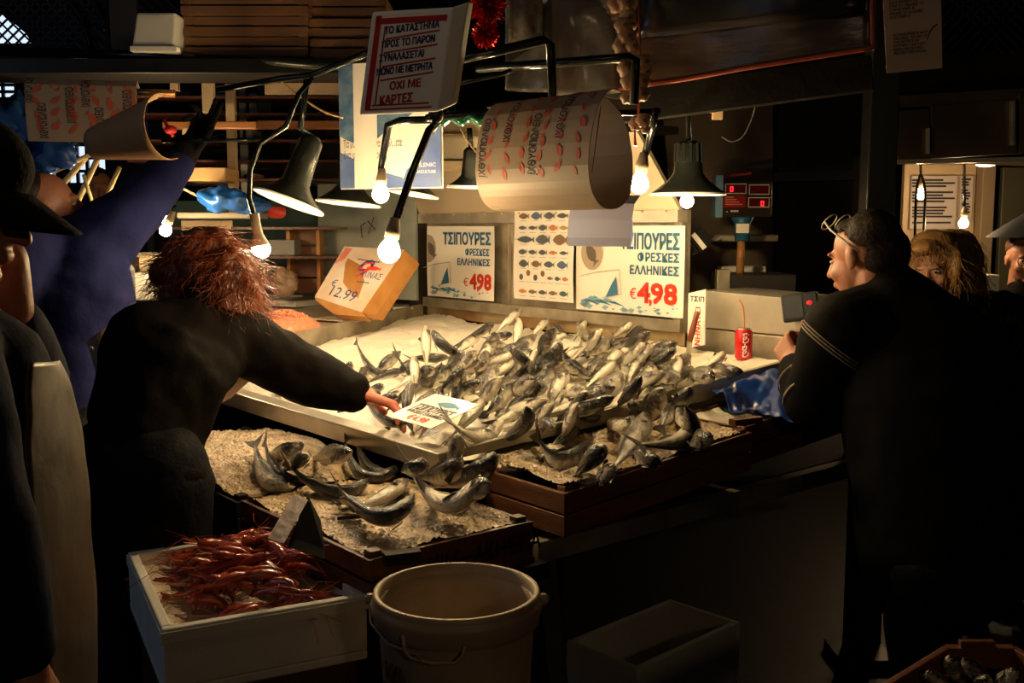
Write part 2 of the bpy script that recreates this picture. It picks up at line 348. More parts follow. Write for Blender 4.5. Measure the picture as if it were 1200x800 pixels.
k_ = Vector((.0, .02, 0)); pq2 = [at(337, 640, 2.17), at(380, 655, 2.2), at(374, 612, 2.3), at(359, 583, 2.28)]; m = MB(); m.hexa([q+k_ for q in pq2]+pq2); m.build('dark_face', M('matt_black_metal', (.006, .006, .006), .9, spec=.1), pt_)

# ================================================================ back panel with posters
bR, _ = onwall(803, 300); bL, _ = onwall(499, 300)
pn = thing('steel_splashback', 'stained steel splashback behind the ice holding three posters', 'panel', T(3.16, (bL+bR)/2, 1.1))
MB().tbox(3.15, 3.17, bL, bR, 1.17, 1.665).build('back_sheet', steel_old, pn)
MB().tbox(3.145, 3.15, bL, bR, 1.12, 1.175).build('lower_strip', steel_rust, pn, label='yellow rust-streaked lower strip')
MB().tbox(3.115, 3.15, bL, bR, 1.175, 1.225).build('bottom_frame', steel_old, pn, bevel=.002)
MB().tbox(3.09, 3.15, bL, bR, 1.615, 1.665).build('top_ledge', steel, pn, bevel=.002)
MB().tbox(3.115, 3.15, bR-.035, bR, 1.225, 1.615).build('right_frame', steel_old, pn, bevel=.002)
b1, _ = onwall(596, 300); b2, _ = onwall(608, 300)
MB().tbox(3.135, 3.15, b1, b1+.008, 1.225, 1.615).build('seam', steel, pn)
m = MB()
for k in range(14):
    b = bL+.06+k*(bR-bL-.12)/13; m.ell(T(3.088, b, 1.66), .006, nu=6, nv=4)
m.build('rivet_row', steel, pn)
MB().hexa([T(3.10, bL, 1.665), T(3.10, bR+.0, 1.665), T(3.12, bR, 1.665), T(3.12, bL, 1.665), T(2.98, bL, 1.97), T(2.98, bR-.12, 1.97), T(3.0, bR-.12, 1.97), T(3.0, bL, 1.97)]).build('slanted_hood', M('hood_steel', (.82, .70, .50), .30, .35, .10, 6, (.68, .57, .40), 2), pn, label='bright slanted steel hood above the posters')
MB().tbox(3.0, 3.2, bL-.0, bR-.1, 1.97, 2.0).build('hood_top', blackd, pn)
MB().tbox(3.08, 3.20, bL-.075, bL-.005, 1.08, 1.98).build('corner_post', M('dark_steel', (.05, .04, .03), .4, .6), pn)

def poster(px0, px1, zt, zb, label, full):
    b0, _ = onwall(px0, 300, 3.11); b1, _ = onwall(px1, 300, 3.11); W = b1-b0; H = zt-zb
    F = frame(T(3.11, b0, zb), B, Z)
    m = MB(); m.sheet(lambda u, v: F(u*W, v*H, .003*sin(u*9+v*3)), 16, 12, -.0012)
    o = m.build('price_poster', paper_w); tag(o, label, 'poster', 'price posters on the splashback')
    w_ = .0055
    mb = MB(); mr = MB(); mp = MB(); mg = MB()
    x0 = W*.96
    if full:
        letter(mb, F, 'ΤΣΙΠΟΥΡΕΣ', W*.44, H*.735, H*.24, w_, bold=.003, wid=W*.52)
        letter(mb, F, 'ΦΡΕΣΚΕΣ', W*.60, H*.60, H*.13, w_, bold=.002, wid=W*.36)
        letter(mb, F, 'ΕΛΛΗΝΙΚΕΣ', W*.53, H*.455, H*.13, w_, bold=.002, wid=W*.43)
        letter(mr, F, '498', W*.60, H*.135, H*.31, w_, bold=.006, wid=W*.34)
        letter(mr, F, ',', W*.70, H*.135, H*.26, w_, bold=.003)
        letter(mr, F, '€', W*.53, H*.175, H*.17, w_, wid=W*.06)
    else:
        letter(mb, F, 'ΤΣΙΠΟΥΡΕΣ', W*.26, H*.745, H*.22, w_, bold=.003, wid=W*.70)
        letter(mb, F, 'ΦΡΕΣΚΕΣ', W*.60, H*.60, H*.12, w_, bold=.002, wid=W*.34)
        letter(mb, F, 'ΕΛΛΗΝΙΚΕΣ', W*.48, H*.465, H*.12, w_, bold=.002, wid=W*.47)
        letter(mr, F, '498', W*.66, H*.14, H*.29, w_, bold=.006, wid=W*.30)
        letter(mr, F, ',', W*.76, H*.14, H*.26, w_, bold=.003)
        letter(mr, F, '€', W*.57, H*.18, H*.15, w_, wid=W*.07)
    # waves, sail shape and fish medallion
    for k in range(34):
        u = R.uniform(.02, .95)*W; L = R.uniform(.03, .09)*W*(1.3-u/W); v = max(H*(.12+.035*sin(u/W*8)-R.uniform(0, .11)), .22*L+.004)
        poly(mp, F, [(u, v), (u+L*.5, v-.35*L*.6), (min(u+L, W*.99), v+.1*L), (u+L*.45, v+.25*L)], w_-.0004)
    for k in range(3): u = W*(.05+.12*k); poly(mb, F, [(u, H*.12), (u+W*.1, H*.10), (u+W*.2, H*.075), (u+W*.1, H*.13)], w_)
    s0 = W*(.22 if not full else .30); q = W*(.13 if not full else .12)
    poly(mb, F, [(s0, H*.17), (s0+q, H*.21), (s0+q*.85, H*.42), (s0+q*.5, H*.33)], w_)
    for (x, y), (x2, y2) in (((s0-.02, .16), (s0+q*1.25, .22)), ((s0+q*1.25, .22), (s0+q*1.1, .50)), ((s0+q*1.1, .50), (s0-.05, .46)), ((s0-.05, .46), (s0-.16, .40))):
        d = Vector((x2-x, (y2-y)*H, 0)).normalized()*.0016; poly(mg, F, [(x+d.y, y*H-d.x), (x2+d.y, y2*H-d.x), (x2-d.y, y2*H+d.x), (x-d.y, y*H+d.x)], w_)
    cx = W*(.03 if not full else .16); rr = H*.20
    poly(mg, F, [(max(.004, cx+rr*cos(t)*.9), H*.68+rr*sin(t)) for t in [2*pi*k/24 for k in range(24)]], w_-.0003)
    md = MB(); fishpoly(md, F, max(cx, rr*.62), H*.66, rr*1.35, w_+.0002, 1.6, -.9)
    mb.build('blue_lettering', ink_blue, o); mr.build('red_price', ink_red, o); mp.build('printed_waves', ink_pale, o)
    mg.build('grey_print', M('grey_brown_print', (.42, .33, .24), .5), o); md.build('printed_fish', M('fish_print', (.12, .10, .08), .5), o)
    return o
poster(501, 579, 1.60, 1.235, 'left price poster for bream with a cropped fish and red 4,98', False)
poster(676, 802, 1.602, 1.235, 'right price poster for bream, partly behind the curled white paper', True)
# chart of sea creatures
b0, _ = onwall(607, 300, 3.108); b1, _ = onwall(677, 300, 3.108); W = b1-b0; zb = 1.262; H = 1.675-zb
F = frame(T(3.085, b0, zb), B, Z)
m = MB(); m.sheet(lambda u, v: F(u*W, v*H, .004*sin(v*5)), 6, 14, -.0012); ch = m.build('fish_chart', paper_w)
tag(ch, 'portrait chart with rows of small printed fish between the two price posters', 'poster')
cols = [M('chart_slate', (.08, .10, .12), .5), M('chart_brown', (.20, .12, .06), .5), M('chart_orange', (.55, .20, .08), .5), M('chart_ochre', (.40, .28, .08), .5), M('chart_blue', (.08, .13, .24), .5)]
rows = [(.93, [1, 4, 0, 0]), (.80, [0, 0, 0, 2, 3]), (.67, ['s', 0, 1]), (.53, [0, 0, 0, 2, 0]), (.40, [0, 1, 0, 4]), (.25, ['m', 'm', 'm', 'm', 1, 0, 2]), (.09, [2, 1, 0, 1, 0])]
mbs = [MB() for _ in cols]
for y, it in rows:
    n = len(it)
    for i, c_ in enumerate(it):
        u = W*(.08+.86*(i+.5)/n); v = H*y
        if c_ == 's': fishpoly(mbs[0], F, u, v, W*.30, .0062, .7); poly(mbs[0], F, [(u-W*.14, v), (u-W*.24, v+.001), (u-W*.14, v+.003)], .0062)
        elif c_ == 'm':
            poly(mbs[1 if i % 2 else 0], F, [(u+W*.035*cos(t), v+(.02 if i % 2 else -.0)+H*.035*sin(t)) for t in [k*pi/5 for k in range(10)]], .0062)
        else: fishpoly(mbs[c_], F, u, v, W*.72/n, .0062, R.uniform(.8, 1.4))
for k, mm in enumerate(mbs):
    if mm.v: mm.build('printed_fish', cols[k], ch)
mm = MB()
for y, it in rows:
    for i in range(len(it)):
        u = W*(.08+.86*(i+.2)/len(it)); mm.fbox(F, u, u+W*.10, H*(y-.055), H*(y-.05), .0055, .006)
mm.build('caption_lines', M('grey_print', (.35, .33, .3), .5), ch)
# ================================================================ fish
fish_m = Mattr('fish_skin', .24, .6, 140, spec=.55, coat=.6); 
_nt = fish_m.node_tree; _nt.links.new([n for n in _nt.nodes if n.type == 'BUMP'][0].outputs[0], _nt.nodes['Principled BSDF'].inputs['Coat Normal'])
fin_m = M('fish_fin', (.12, .10, .075), .3, 0, .4, 150, (.05, .045, .04), 40, spec=.7)
eye_m = M('fish_eye', (.015, .014, .012), .08, spec=1); eyer_m = M('fish_eye_ring', (.55, .48, .30), .3, .3); gill_m = M('gill_shadow', (.07, .035, .03), .4)
def bez(P, t): return P[0]*(1-t)**2+P[1]*2*t*(1-t)+P[2]*t*t
def bezd(P, t): return ((P[1]-P[0])*(1-t)+(P[2]-P[1])*t).normalized()
PROF = [(0, .05, .22), (.03, .25, .32), (.09, .48, .60), (.17, .72, .86), (.27, .92, 1.0), (.38, 1.0, 1.0), (.50, .97, .93), (.62, .87, .80), (.74, .69, .60), (.85, .46, .38), (.94, .27, .22), (1.0, .18, .12)]
def fishmesh(P, dorsal, hh, ww, dark, label, group, zmin=None):
    """P: bezier head-mid-tail; dorsal: world vector towards the back fin; hh, ww half height/width; body plus fins and eyes"""
    m = MB(); n = 16; cols = []; nt = 22; fr = []
    for i in range(nt+1):
        t = i/nt
        for k in range(len(PROF)-1):
            if PROF[k][0] <= t <= PROF[k+1][0]: break
        f = (t-PROF[k][0])/(PROF[k+1][0]-PROF[k][0]); h = PROF[k][1]*(1-f)+PROF[k+1][1]*f; w_ = PROF[k][2]*(1-f)+PROF[k+1][2]*f
        if t < .05: w_ = h*1.05
        c = bez(P, t); d = bezd(P, t); up = (dorsal-d*dorsal.dot(d)).normalized(); sd = d.cross(up); fr.append((c, d, up, sd, h*hh, w_*ww))
    vs = []
    for i, (c, d, up, sd, h, w_) in enumerate(fr):
        t = i/nt; gl = .93 if abs(t-.255) < .03 else 1
        for k in range(n):
            an = 2*pi*k/n; y = sin(an); x = cos(an)
            q = c+up*h*y*(1.0 if y > 0 else .92)+sd*w_*x*gl*(1-.25*max(0, -y)**2)
            vs.append(q)
            s_ = .5+.5*y+.09*noise.noise(q*60)
            if t < .25: s_ += .12
            s_ += dark+.10*noise.noise(q*28)
            if s_ < .42: cc = (.82, .76, .62)
            elif s_ < .58: f = (s_-.42)/.16; cc = (.82-.44*f, .76-.42*f, .62-.36*f)
            elif s_ < .72: f = (s_-.58)/.14; cc = (.38-.345*f, .34-.305*f, .26-.225*f)
            else: cc = (.028, .030, .030)
            if t < .24: cc = (cc[0]*.75, cc[1]*.70, cc[2]*.66)
            if abs(t-.255) < .03 and -.7 < y < .75: cc = (.10, .06, .05)
            sp = noise.noise(q*170)
            if sp > .10 and .35 < s_ < .85: cc = tuple(max(0, a*(.45)) for a in cc)
            cols.append(cc)
    fs = [(i*n+k, (i+1)*n+k, (i+1)*n+(k+1) % n, i*n+(k+1) % n) for i in range(nt) for k in range(n)]
    fs += [tuple(range(n)), tuple(range(nt*n, nt*n+n))[::-1]]
    m.add(vs, fs, cols); o = m.build('sea_bream', fish_m, smooth=True); tag(o, label, 'fish', group)
    # tail fin (forked), dorsal fin, anal fin, pectoral fins, eyes
    c, d, up, sd, h, w_ = fr[-1]; L = hh*1.5
    m = MB(); pts = [(-.2, .22*hh), (.3*L, .62*hh), (L*1.15, 1.15*hh), (L*.62, .1*hh), (L*1.15, -1.15*hh), (.3*L, -.62*hh), (-.2, -.22*hh)]
    pts[0] = (-.008, .2*hh); pts[-1] = (-.008, -.2*hh); t2 = .0012
    vs = [c+d*x+up*y+sd*(s_*t2*(1.6-x/L)) for s_ in (-1, 1) for x, y in pts]; K = 7
    m.add(vs, [(0, 1, 2, 3), (0, 3, 6), (3, 4, 5, 6), (K+3, K+2, K+1, K), (K+6, K+3, K), (K+6, K+5, K+4, K+3)]+[(k, K+k, K+(k+1) % K, (k+1) % K) for k in range(K)])
    m.build('tail_fin', fin_m, o)
    def ridge(t0, t1, sg, hgt, nm):
        m = MB(); N = 7; vs = []
        for j in range(N+1):
            t = t0+(t1-t0)*j/N; i = min(int(t*nt), nt-1); f = t*nt-i; c = fr[i][0].lerp(fr[i+1][0], f); up = fr[i][2]; h = fr[i][4]*(1-f)+fr[i+1][4]*f; sd = fr[i][3]
            e = hgt*sin(pi*(j+.6)/(N+1))**.6*(1+.15*(j % 2))
            b_ = c+up*sg*h*.93; vs += [b_-sd*.0012, b_+up*sg*e-sd*.0004, b_+up*sg*e+sd*.0004, b_+sd*.0012]
        fs = [(4*j+q, 4*j+4+q, 4*j+4+(q+1) % 4, 4*j+(q+1) % 4) for j in range(N) for q in range(4)]+[(0, 1, 2, 3), tuple(4*N+q for q in (3, 2, 1, 0))]
        m.add(vs, fs); m.build(nm, fin_m, o)
    ridge(.30, .80, 1, hh*.28, 'dorsal_fin'); ridge(.66, .84, -1, hh*.22, 'anal_fin')
    for sg in (-1, 1):
        i = int(.30*nt); c, d, up, sd, h, w_ = fr[i]; b_ = c+sd*sg*w_*.97-up*h*.22; m = MB()
        e1 = b_+d*hh*1.05+sd*sg*.004-up*h*.12; m.hexa([b_-up*.004, b_+up*.006, e1+up*.009, e1-up*.010, b_-up*.004+sd*sg*.0015, b_+up*.006+sd*sg*.0015, e1+up*.009+sd*sg*.0015, e1-up*.010+sd*sg*.0015]); m.build('pectoral_fin', fin_m, o)
        i = 2; c, d, up, sd, h, w_ = fr[i]; m = MB(); e = c+up*h*.28+sd*sg*w_*.86; r = hh*.16
        qn = sd.to_track_quat('Z', 'Y').to_matrix()
        m.ell(e, (r, r, r*.35), qn, 10, 6); m.cur = 1; m.ell(e+sd*sg*r*.18, (r*.62, r*.62, r*.35), qn, 8, 6); m.build('eye', [eyer_m, eye_m], o, smooth=True)
    return o
CAMP = Vector((0, 0, HC))
def surf_at(x, y):
    p = onz(x, y, 1.04)
    for _ in range(5):
        a, b = ab(p); z = zs(a, b); p = onz(x, y, z)
    return z, p
# (head, body middle, tail in the photo; roll: B belly to viewer, K back to viewer, U flank with back upwards, D flank with back downwards; size; 'v' = bent like a bow)
FL = '''
499,381 499,405 500,432 B 1
507,387 524,408 552,420 K 1 
459,432 438,436 418,402 K .8 v
470,411 455,425 441,433 U .8
518,424 494,446 466,418 K 1 v
481,434 455,438 427,451 K .6
431,431 425,440 415,449 K .9
411,424 408,432 404,440 K .7
488,420 478,432 464,436 U .9
535,428 522,438 508,446 U 1
571,424 558,430 540,436 U .8
611,361 597,374 580,390 B .9
605,371 607,390 600,412 B 1
579,378 562,390 530,407 K .85
561,394 548,402 532,416 B 1
600,392 588,393 570,396 K .8
642,373 633,383 622,396 B .9
651,384 640,403 632,428 U .9
657,401 648,418 630,432 K 1
620,401 605,411 588,424 K 1
571,402 565,420 549,442 B 1
573,406 586,404 600,411 B .8
590,424 582,414 570,418 B .9
570,447 563,436 556,426 B .8
603,425 590,432 568,440 B .8
619,419 605,430 590,446 U 1
621,421 614,438 588,450 K .8 v
631,407 624,422 616,442 B .8
640,436 632,428 622,430 B .9
661,423 648,436 633,452 U .8
666,435 655,450 643,470 B 1
692,443 673,430 660,412 K .9 v
676,378 685,400 670,421 B .9 v
706,385 695,399 688,414 B .9
722,398 708,404 692,414 K .9
687,376 682,384 676,394 B .8
645,380 655,386 664,392 K .8
664,392 652,396 640,402 B .8
755,384 742,392 724,404 K .9
762,388 746,402 726,416 U .9
784,398 773,415 755,428 U 1
757,412 745,430 737,450 B 1
729,404 717,420 702,432 B .9
721,424 705,440 680,460 B 1
712,420 698,428 686,436 U .8
766,424 758,442 746,464 B 1
808,415 795,430 772,448 K 1
728,437 716,456 690,480 U 1.15
798,444 784,442 766,452 U .9
848,412 838,424 818,434 B .95
871,436 852,434 834,430 K .8
838,444 822,440 804,436 U 1
777,456 768,474 756,500 U 1.1
757,484 746,512 720,546 B 1.15
803,476 806,512 752,521 D 1.15 v
795,474 785,484 776,500 U 1
775,542 758,538 742,530 K .9
834,512 822,516 808,522 U .8
708,487 690,490 672,484 K .8
742,488 728,498 700,486 B 1
686,459 674,478 640,502 K 1.1
660,436 652,455 644,478 B .95
688,462 674,458 660,466 B .9
650,502 636,496 622,510 K 1
678,502 662,514 638,534 K 1.05
696,512 662,540 632,516 U .95 v
706,524 694,538 676,556 K 1.1
719,548 710,556 700,562 B .8
590,490 562,512 528,494 B 1.05 v
616,476 612,500 576,524 K 1.15
598,450 590,466 570,484 U 1.05
588,440 574,459 558,476 B .9
566,467 552,486 532,508 B 1.1
626,445 612,452 596,462 B 1
626,464 608,478 586,494 U 1
641,466 632,480 620,494 B .9
563,448 552,454 540,464 K .9
546,437 538,450 524,468 B 1
490,450 474,464 452,482 K .75
466,464 452,468 436,474 K .8
449,452 441,456 432,464 K .7
480,495 445,488 424,448 K .75 v
414,478 395,474 368,466 K .75
380,465 366,463 350,460 K .7
340,455 328,458 316,462 K .6
780,410 768,416 756,424 U .8
740,378 730,386 718,394 B .8
690,446 700,452 676,470 B .8
545,412 535,420 522,430 U .8
510,432 500,436 490,442 U .8
640,452 630,456 616,466 U .85
735,470 745,478 752,484 K .8
810,458 800,466 790,474 K .9
790,478 800,490 804,498 K .9
346,570 314,562 299,522 U .9 v
368,558 330,560 311,520 K .9 v
360,532 348,542 330,552 K .9
356,519 336,530 312,532 U .8
412,530 390,534 366,538 U .9
432,560 392,578 340,546 K .95 v
478,538 430,560 404,514 K 1 v
462,552 432,548 418,512 K .85 v
486,578 446,606 400,574 K 1.05 v
478,560 450,582 416,592 B .9
538,510 534,528 522,546 B .9
540,534 522,556 490,558 U 1.1
563,556 522,590 478,542 B 1.15 v
579,529 556,556 500,570 K 1.1
572,565 560,574 548,582 B .8
500,545 486,548 470,552 K .8
396,526 394,512 382,498 K .7
430,596 412,588 398,588 K .7
'''
RF = random.Random(17); FILL = []
for k in range(52):
    t_ = .85*RF.random()**.85; x = 470+390*t_; y0 = 400-12*t_ if t_ < .5 else 388+60*(t_-.5); y1 = 470+70*t_ if t_ < .45 else 502-75*(t_-.45)/.55
    y = y0+(y1-y0)*RF.random(); sc_ = .6+.5*(y-380)/120; an = RF.uniform(.3, 1.3) if RF.random() < .8 else RF.uniform(-.6, 3); L = 30*sc_
    FILL.append(f'{x+cos(an)*L:.0f},{y-sin(an)*L*.7:.0f} {x:.0f},{y+3:.0f} {x-cos(an)*L:.0f},{y+sin(an)*L*.7+3:.0f} {RF.choice("BKUUB")} .9')
FL += chr(10).join(FILL)
rowname = ['against the steel wall', 'in the second row from the steel wall', 'in the third row from the steel wall', 'in the fourth row from the steel wall', 'in the fifth row from the steel wall', 'in the sixth row from the steel wall', 'in the row nearest the steel lip']
ORD = ['first', 'second', 'third', 'fourth', 'fifth', 'sixth', 'seventh', 'eighth', 'ninth', 'tenth', 'eleventh', 'twelfth', 'thirteenth', 'fourteenth', 'fifteenth', 'sixteenth', 'seventeenth', 'eighteenth', 'nineteenth', 'twentieth', 'twenty-first', 'twenty-second', 'twenty-third', 'twenty-fourth', 'twenty-fifth', 'twenty-sixth', 'twenty-seventh', 'twenty-eighth', 'twenty-ninth', 'thirtieth']+['thirty-'+x for x in ('first', 'second', 'third', 'fourth', 'fifth', 'sixth', 'seventh', 'eighth', 'ninth')]+['fortieth']+['forty-'+x for x in ('first', 'second', 'third', 'fourth', 'fifth')]
specs = []
for ln in FL.strip().splitlines():
    q = ln.split(); h, m_, t = [tuple(float(x) for x in s.split(',')) for s in q[:3]]
    z, p = surf_at(*m_); a, b = ab(p)
    if b > -2.19: zone = 'c2'
    elif a < 1.6: zone = 'c1'
    else: zone = None
    specs.append([h, m_, t, q[3], float(q[4]), len(q) > 5, zone, z, a])
tray_ = sorted([s for s in specs if s[6] is None], key=lambda s: -s[8])
for i, s in enumerate(tray_): s[6] = i//15
zones = {}
for s in specs: zones.setdefault(s[6], []).append(s)
for zn, L in zones.items():
    L.sort(key=lambda s: s[1][0])
    for i, s in enumerate(L):
        desc = {'B': 'pale-bellied bream', 'K': 'dark-backed bream', 'U': 'silver-flanked bream', 'D': 'dark-backed bream'}[s[3]]
        if s[5]: desc = 'bent '+desc
        where = {'c1': 'in the front crate and its ice', 'c2': 'in the right corner crate'}.get(zn) or f'in the {ORD[zn]} row from the steel wall'
        lab = f'{desc}, {ORD[i]} from the left {where}'
        h, m_, t, roll, sz, bow, _, z0, _a = s
        zt, pt = surf_at(*t); zm, pm = surf_at(*m_)
        hh = .0280*sz*(1.12 if zn in ('c1', 'c2') else 1); ww = .0195*sz*(1.12 if zn in ('c1', 'c2') else 1)
        if bow:
            tail = onz(*t, zt+.075); best = None
            for k in range(12):
                zh = zm+.03+.011*k; hd = onz(*h, zh); L_ = (hd-tail).length; e = abs(L_-.22*sz)
                if best is None or e < best[0]: best = (e, hd)
            hd = best[1]; md = onz(*m_, max(zm+hh*.55, (zm+.02)))
        else:
            tail = onz(*t, zt+.012+.006*R.random()); best = None
            for k in range(14):
                zh = surf_at(*h)[0]+.016+.008*k; hd = onz(*h, zh); L_ = (hd-tail).length; e = abs(L_-.29*sz)+.02*k/14
                if best is None or e < best[0]: best = (e, hd)
            hd = best[1]; md = onz(*m_, (hd.z+tail.z)/2+.012)
            # keep the middle of the body between the ends in depth
            f = .5; md = onz(*m_, max(zm+hh*.5, min(md.z, zm+.10)))
        ctrl = md*2-(hd+tail)/2; P = (hd, ctrl, tail)
        v = (CAMP-md).normalized(); ax = (tail-hd).normalized(); perp = ax.cross(v).normalized()
        if perp.z < 0: perp = -perp
        j = R.uniform(-.35, .35)
        dors = {'B': -v*.85+perp*(.3+j), 'K': v*.95+perp*(.35+j), 'U': perp+v*(j*.9), 'D': -perp+v*.5}[roll]
        fishmesh(P, dors, hh, ww, R.uniform(-.05, .08), lab, {'c1': 'bream in the front crate', 'c2': 'bream in the right corner crate'}.get(zn, 'bream heaped on the steel tray'))

# small tilted price card among the fish
p0 = onz(454, 487, 1.055); p1 = onz(505, 502, 1.05); p2 = onz(490, 459, 1.10); p3 = onz(541, 478, 1.10)
F = frame(p0, p1-p0, p2-p0); W = (p1-p0).length; H = (p2-p0).length
m = MB(); m.fbox(F, 0, W, 0, H, -.002, 0); cd = m.build('price_card', M('glossy_card', (.80, .76, .70), .15)); tag(cd, 'small tilted price card with a blue fish among the bream', 'sign')
m = MB(); fishpoly(m, F, W*.60, H*.74, W*.5, .0006, .9); m.build('printed_fish', ink_blue, cd)
m = MB(); letter(m, F, 'ΤΣΙΠΟΥΡΕΣ', W*.10, H*.40, H*.26, .0006, bold=.003, shear=.25, wid=W*.82); letter(m, F, 'ΦΡΕΣΚΕΣ ΕΛΛΗΝΙΚΕΣ', W*.10, H*.28, H*.13, .0006, bold=.001, shear=.25, wid=W*.82); m.build('black_lettering', ink_black, cd)
m = MB(); letter(m, F, '€4.98', W*.32, H*.07, H*.22, .0006, bold=.003, wid=W*.42); m.build('red_price', ink_red, cd)

# ================================================================ prawns in the white foam box
bx_ = thing('foam_fish_box', 'open white foam box of red prawns on ice at the lower left', 'box', (-.68, 2.2, .62))
pc = onz(190, 738, .80); pl = onz(97, 655, .80); prr = onz(430, 697, .80)
ex = (prr-pc); ey = (pl-pc); Wb = ex.length; Lb = ey.length; ex.normalize(); ey = (ey-ex*ey.dot(ex)).normalized()
FB = frame(Vector((pc.x, pc.y, .655)), ex, ey); Hb = .145; t_ = .022
def fb(u0, u1, v0, v1, w0, w1, nm, bev=.004, mt=foam): m = MB(); m.fbox(FB, u0, u1, v0, v1, w0, w1); return m.build(nm, mt, bx_, bevel=bev)
fb(0, Wb, 0, Lb, 0, .02, 'base'); fb(0, Wb, 0, t_, .02, Hb, 'side_wall'); fb(0, Wb, Lb-t_, Lb, .02, Hb, 'side_wall'); fb(0, t_, t_, Lb-t_, .02, Hb, 'end_wall'); fb(Wb-t_, Wb, t_, Lb-t_, .02, Hb, 'end_wall')
for q in ((-.004, Wb+.004, -.004, .0), (-.004, .0, 0, Lb)): fb(q[0], q[1], q[2], q[3], Hb-.03, Hb-.006, 'rim_step', .001)
m = MB(); m.grid(lambda u, v: FB(t_+u*(Wb-2*t_), t_+v*(Lb-2*t_), .095+.008*noise.noise(Vector((u*6, v*6, 2)))+.005*noise.noise(Vector((u*30, v*30, 2)))+.02*(u < .25)*(1-u/.25)), 60, 60)
tag(m.build('ice', M('dirty_ice', (.62, .54, .42), .35, 0, .7, 70, (.52, .36, .27), 8), smooth=True), 'rusty-tinted ice in the white foam prawn box', 'ice', kind='stuff')
pr_m = M('prawn_shell', (.40, .045, .018), .22, 0, .2, 120, (.20, .022, .012), 30, spec=.8, coat=.4); pr_l = M('prawn_legs', (.42, .10, .035), .3, spec=.7)
def prawn(c, yaw, tilt, L, curl, roll, label):
    t = MB(); q = Matrix.Rotation(yaw, 3, 'Z') @ Matrix.Rotation(tilt, 3, 'Y') @ Matrix.Rotation(roll, 3, 'X'); c = Vector(c); pts = []; rs = []
    N = 13
    for i in range(N):
        f = i/(N-1); an = curl*max(0, f-.35)/.65; x = L*(f-.45)
        pts.append(c+q @ Vector((x if f < .35 else L*(-.10)+(L*.65)*sin(an)/max(curl, .01), 0, 0 if f < .35 else -(L*.65)*(1-cos(an))/max(curl, .01))))
        base = .095*L*(1.0-.75*max(0, f-.30)/.7) if f > .12 else .095*L*(.25+.75*f/.12)
        rs.append(base*(1.07 if i % 2 else .95))
    t.tube(pts, rs, 7); o = t.build('prawn', pr_m, smooth=True); tag(o, label, 'prawn', 'red prawns in the foam box')
    h = pts[0]; d = (pts[0]-pts[2]).normalized(); up = q @ Z; sd = d.cross(up)
    m = MB(); m.tube([h-d*.01, h+d*L*.12+up*.002, h+d*L*.26+up*.008], [.0035, .002, .0005], 4); m.build('rostrum', pr_l, o)
    m = MB()
    for sg in (-1, 1):
        m.tube([h+sd*sg*.003, h+d*L*.25+sd*sg*.015+up*.010, h+d*L*.40+sd*sg*.03-up*.005, h+d*L*.48+sd*sg*.04-up*.015], .0007, 3, False)
    m.build('antennae', pr_l, o)
    m = MB()
    for k in range(5):
        b_ = pts[3+k]-up*rs[3+k]*.8
        for sg in (-1, 1): m.tube([b_, b_-up*.010+sd*sg*.010, b_-up*.020-d*.008+sd*sg*.006], .0011, 3, False)
    m.build('legs', pr_l, o)
    e = pts[-1]; d2 = (pts[-1]-pts[-2]).normalized(); m = MB()
    for sg in (-1, 0, 1): m.hexa([e-sd*.002, e+sd*.002, e+d2*.022+sd*(sg*.010+.004), e+d2*.022+sd*(sg*.010-.004), e-sd*.002+up*.0015, e+sd*.002+up*.0015, e+d2*.022+sd*(sg*.010+.004)+up*.001, e+d2*.022+sd*(sg*.010-.004)+up*.001])
    m.build('tail_fan', pr_l, o)
    m = MB()
    for sg in (-1, 1): m.ell(pts[1]+sd*sg*rs[1]*.9+up*rs[1]*.5, .0028, nu=6, nv=5)
    m.build('eyes', eye_m, o)
R2 = random.Random(3); pw = []
for k in range(110):
    u = R2.uniform(.20, .93); v = R2.uniform(.10, .95)
    rr = ((u-.60)/.42)**2+((v-.55)/.50)**2
    if rr > 1: continue
    h = .105+.085*(1-rr)+R2.uniform(-.01, .015)
    pw.append((u, v, h))
pw.sort(key=lambda q: q[1])
for i in range(0, len(pw), 10):
    row = sorted(pw[i:i+10])
    for j, (u, v, h) in enumerate(row):
        prawn(FB(u*Wb, v*Lb, h), R2.uniform(-.9, .9)+(pi if R2.random() < .55 else 0), R2.uniform(-.3, .3), R2.uniform(.115, .15), R2.uniform(.5, 2.0), R2.uniform(-1.2, 1.2),
              f'red prawn, {ORD[j]} from the left in the {ORD[i//10]} row from the near rim')
# stand under the foam box
st = thing('low_stand', 'dark crate stand under the prawn box', 'stand', FB(Wb/2, Lb/2, -.65))
for k in range(5): MB().fbox(FB, .02, Wb-.02, .02, Lb-.02, -.653+.13*k+.01, -.653+.13*(k+1)-.003).build('tier', wood_d, st, bevel=.004)

